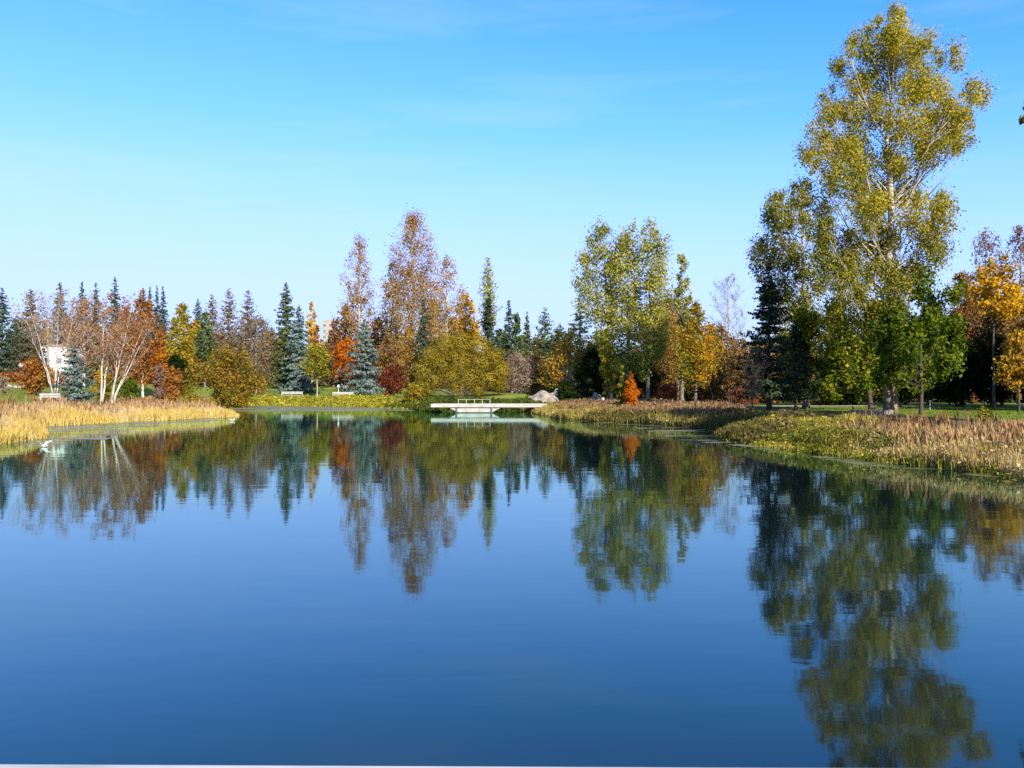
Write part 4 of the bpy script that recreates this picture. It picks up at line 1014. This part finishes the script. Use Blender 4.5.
# white house behind the birches
Yh = 140; Xh = PX(54, Yh); zh = G(Xh, Yh)
root = empty('white_house', (Xh, Yh, zh)); tag(root, 'white house wall glimpsed between the left birch stems', 'house')
hh = PZ(346, Yh) - zh; wh = 4.6
mb = MB(); mb.box((0, 3, hh / 2), (wh, 6, hh)); mb.build('wall', WHITE, root)
mb = MB(); mb.box((0, 3, hh + .1), (wh + .4, 6.4, .2)); mb.build('roof', ROOFGREY, root)
for (x, z) in ((-1.1, hh * .62), (1.0, hh * .62), (-1.1, hh * .25)):
    m2 = MB(); m2.box((x, -.02, z), (.9, .08, 1.2)); w_ = m2.build('window', WHITE, root)
    m2 = MB(); m2.box((x, -.065, z), (.74, .02, 1.04)); m2.build('pane', GLASS, w_)
m2 = MB(); m2.box((1.1, -.03, 1.0), (.95, .08, 2.0)); m2.build('door', ROOFGREY, root)

# cream tower far behind
Yt = 400; Xt = PX(327.8, Yt); zt = G(Xt, Yt)
root = empty('apartment_tower', (Xt, Yt, zt)); tag(root, 'cream apartment tower showing above the orange trees', 'tower block')
ht = PZ(321, Yt) - zt; wt = 5.2
mb = MB(); mb.box((0, 5, ht / 2), (wt, 10, ht)); mb.build('wall', CREAM, root)
mb = MB(); mb.box((0, 5, ht + .25), (wt + .3, 10.3, .5)); mb.build('roof', CREAM, root)
k = 0
z = ht - 2.2
while z > 14:
    for x in (-1.6, 1.4):
        m2 = MB(); m2.box((x, -.02, z), (1.3, .1, 1.3)); m2.build('window', GLASS, root)
    z -= 2.9

# birds on the water
def bird(px, py, scale, rz, label, wings, name='gull', body=WHITE, cat='gull'):
    Y = 1648.2 / (py - HOR); X = PX(px, Y)
    root = empty(name, (X, Y, 0), rz); root.scale = (scale,) * 3; tag(root, label, cat)
    mb = MB()
    mb.tube([(-.24, 0, .10), (-.16, 0, .085), (-.05, 0, .07), (.08, 0, .075), (.15, 0, .11), (.18, 0, .16), (.21, 0, .195), (.25, 0, .195), (.275, 0, .19)], [.012, .045, .08, .08, .055, .035, .042, .036, .012], 10)
    mb.build('body', body, root, smooth=True)
    mb = MB(); mb.tube([(.27, 0, .188), (.33, 0, .178)], [.014, .004], 6); mb.build('beak', DARKMETAL, root)
    for s in (-1, 1):
        mb = MB()
        if wings:
            vs = [(.08, s * .05, .12), (-.08, s * .05, .12), (.10, s * .2, .26), (-.09, s * .22, .25), (.0, s * .42, .31), (-.13, s * .44, .30)]
        else:
            vs = [(.09, s * .078, .11), (-.02, s * .086, .07), (0, s * .075, .14), (-.12, s * .07, .08), (-.1, s * .05, .14), (-.25, s * .02, .11)]
        v2 = [(x, y + s * .004, z + .018) for x, y, z in vs]
        mb.add(vs + v2, [(0, 1, 3, 2), (2, 3, 5, 4), (6, 8, 9, 7), (8, 10, 11, 9), (0, 2, 8, 6), (2, 4, 10, 8), (4, 5, 11, 10), (5, 3, 9, 11), (3, 1, 7, 9), (1, 0, 6, 7)])
        mb.build('wing', body if wings else GREYWOOD, root)
bird(44, 447, .66, R(165), 'white gull with raised wings on the scum by the left bank', True)
bird(232, 421, .75, R(20), 'pale small duck afloat off the left point', False, 'duck', GREYWOOD, 'duck')

# white railing of the viewing platform, right under the camera
RAILPAINT = noisemat('worn white railing paint', [(.26, .25, .235), (.37, .36, .345), (.41, .405, .39)], 5, .55, (1, 6, 6), .15, detail=9, pos=[.25, .42, .6])
root = empty('platform_railing', (0, 1.0, .50), R(-.55)); tag(root, 'white painted railing along the near edge of the pond', 'railing')
mb = MB(); mb.box((0, 0.02, 1.02), (7.0, .15, .045)); mb.build('top_rail', RAILPAINT, root, bevel=.012)
mb = MB(); mb.box((0, 0.02, .52), (6.9, .04, .09)); mb.build('lower_rail', RAILPAINT, root, bevel=.008)
for x in (-2.7, -.9, .9, 2.7):
    m2 = MB(); m2.box((x, .02, .495), (.09, .09, .99)); m2.build('post', RAILPAINT, root)
root = empty('viewing_platform', (0, -.4, 0)); tag(root, 'grey board viewing platform carrying the white railing', 'platform')
mb = MB()
for k in range(18): mb.box((0, -1.3 + .17 * k, .475), (7.4, .155, .045))
mb.build('deck', GREYWOOD, root)
for x in (-3, 0, 3):
    for y in (-1.1, 1.2):
        m2 = MB(); m2.box((x, y, -.43), (.16, .16, 1.76)); m2.build('pile', GREYWOOD, root)

# ------------------------------------------------------------------ light, sky, camera
EXPO = 1.18
w = bpy.data.worlds.new('World'); scene.world = w; w.use_nodes = True
nt = w.node_tree; nt.nodes.clear()
out = nt.nodes.new('ShaderNodeOutputWorld'); bg = nt.nodes.new('ShaderNodeBackground')
sky = nt.nodes.new('ShaderNodeTexSky'); sky.sky_type = 'NISHITA'; sky.sun_disc = False
sky.sun_elevation = SUN_EL; sky.sun_rotation = SUN_AZ
sky.altitude = 0; sky.air_density = 1.0; sky.dust_density = .1; sky.ozone_density = 4.0
# film-like response of the clear sky: each channel a * c ** g
sep = nt.nodes.new('ShaderNodeSeparateColor'); com = nt.nodes.new('ShaderNodeCombineColor')
nt.links.new(sky.outputs[0], sep.inputs[0])
K = .13 * 2 ** EXPO
def math_(op, a, b_):
    n = nt.nodes.new('ShaderNodeMath'); n.operation = op
    for k, v in enumerate((a, b_)):
        if isinstance(v, (int, float)): n.inputs[k].default_value = v
        else: nt.links.new(v, n.inputs[k])
    return n.outputs[0]
for i, (top_, nn, kk) in enumerate(((.80, 2.51, .34), (1.04, 2.41, .34), (3.0, 2.2, 1.37))):
    c_ = math_('POWER', math_('MULTIPLY', sep.outputs[i], K), nn)
    nt.links.new(math_('MULTIPLY', math_('DIVIDE', c_, math_('ADD', c_, kk)), top_ / K), com.inputs[i])
hs = com
# faint cirrus
tc = nt.nodes.new('ShaderNodeTexCoord'); mp = nt.nodes.new('ShaderNodeMapping'); mp.inputs['Scale'].default_value = (1.2, 1.2, 9.0); mp.inputs['Rotation'].default_value = (R(4), R(-6), 0)
n = nt.nodes.new('ShaderNodeTexNoise'); n.inputs['Scale'].default_value = 2.2; n.inputs['Detail'].default_value = 7; n.inputs['Roughness'].default_value = .55
nt.links.new(tc.outputs['Generated'], mp.inputs[0]); nt.links.new(mp.outputs[0], n.inputs['Vector'])
cf = ramp(nt, [(0, 0, 0), (.22, .22, .22)], n.outputs[0], [.50, .80])
mx = nt.nodes.new('ShaderNodeMix'); mx.data_type = 'RGBA'
nt.links.new(cf, mx.inputs[0]); nt.links.new(hs.outputs[0], mx.inputs[6]); mx.inputs[7].default_value = (.8 / K, .95 / K, 1.0 / K, 1)
# pale air low over the horizon
sx = nt.nodes.new('ShaderNodeSeparateXYZ'); nt.links.new(tc.outputs['Generated'], sx.inputs[0])
hz = ramp(nt, [(.85, .85, .85), (.35, .35, .35), (0, 0, 0)], sx.outputs[2], [.04, .16, .30])
m3 = nt.nodes.new('ShaderNodeMix'); m3.data_type = 'RGBA'
nt.links.new(hz, m3.inputs[0]); nt.links.new(mx.outputs[2], m3.inputs[6]); m3.inputs[7].default_value = (.64 / K, .86 / K, .97 / K, 1)
# added grey tint overhead, out of view, to cut blue fill in shadows
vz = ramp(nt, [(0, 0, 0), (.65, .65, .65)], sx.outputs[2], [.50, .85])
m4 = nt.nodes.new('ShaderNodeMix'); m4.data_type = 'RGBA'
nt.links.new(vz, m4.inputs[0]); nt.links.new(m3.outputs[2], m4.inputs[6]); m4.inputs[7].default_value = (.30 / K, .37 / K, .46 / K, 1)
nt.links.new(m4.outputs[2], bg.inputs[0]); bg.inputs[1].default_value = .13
nt.links.new(bg.outputs[0], out.inputs[0])

sd = bpy.data.lights.new('sun', 'SUN'); sd.energy = 5.0; sd.angle = R(.53); sd.color = (1, .90, .74)
so = bpy.data.objects.new('sun', sd); COL.objects.link(so)
from mathutils import Vector
sdir = Vector((math.sin(SUN_AZ) * math.cos(SUN_EL), math.cos(SUN_AZ) * math.cos(SUN_EL), math.sin(SUN_EL)))
so.rotation_euler = sdir.to_track_quat('Z', 'Y').to_euler(); so.location = sdir * 200

cd = bpy.data.cameras.new('camera'); cd.sensor_width = 36; cd.lens = 36 * F / 1024; cd.shift_y = (HOR - 384) / 1024
cd.clip_start = .05; cd.clip_end = 9000
co = bpy.data.objects.new('camera', cd); COL.objects.link(co); co.location = (0, 0, EYE); co.rotation_euler = (R(90), 0, 0)
scene.camera = co

vs = scene.view_settings
vs.view_transform = 'Standard'; vs.look = 'None'; vs.gamma = 1; vs.use_curve_mapping = False; vs.exposure = EXPO
scene.cycles.max_bounces = 6; scene.cycles.diffuse_bounces = 2; scene.cycles.glossy_bounces = 3; scene.cycles.transmission_bounces = 3; scene.cycles.transparent_max_bounces = 8
scene.cycles.use_denoising = False
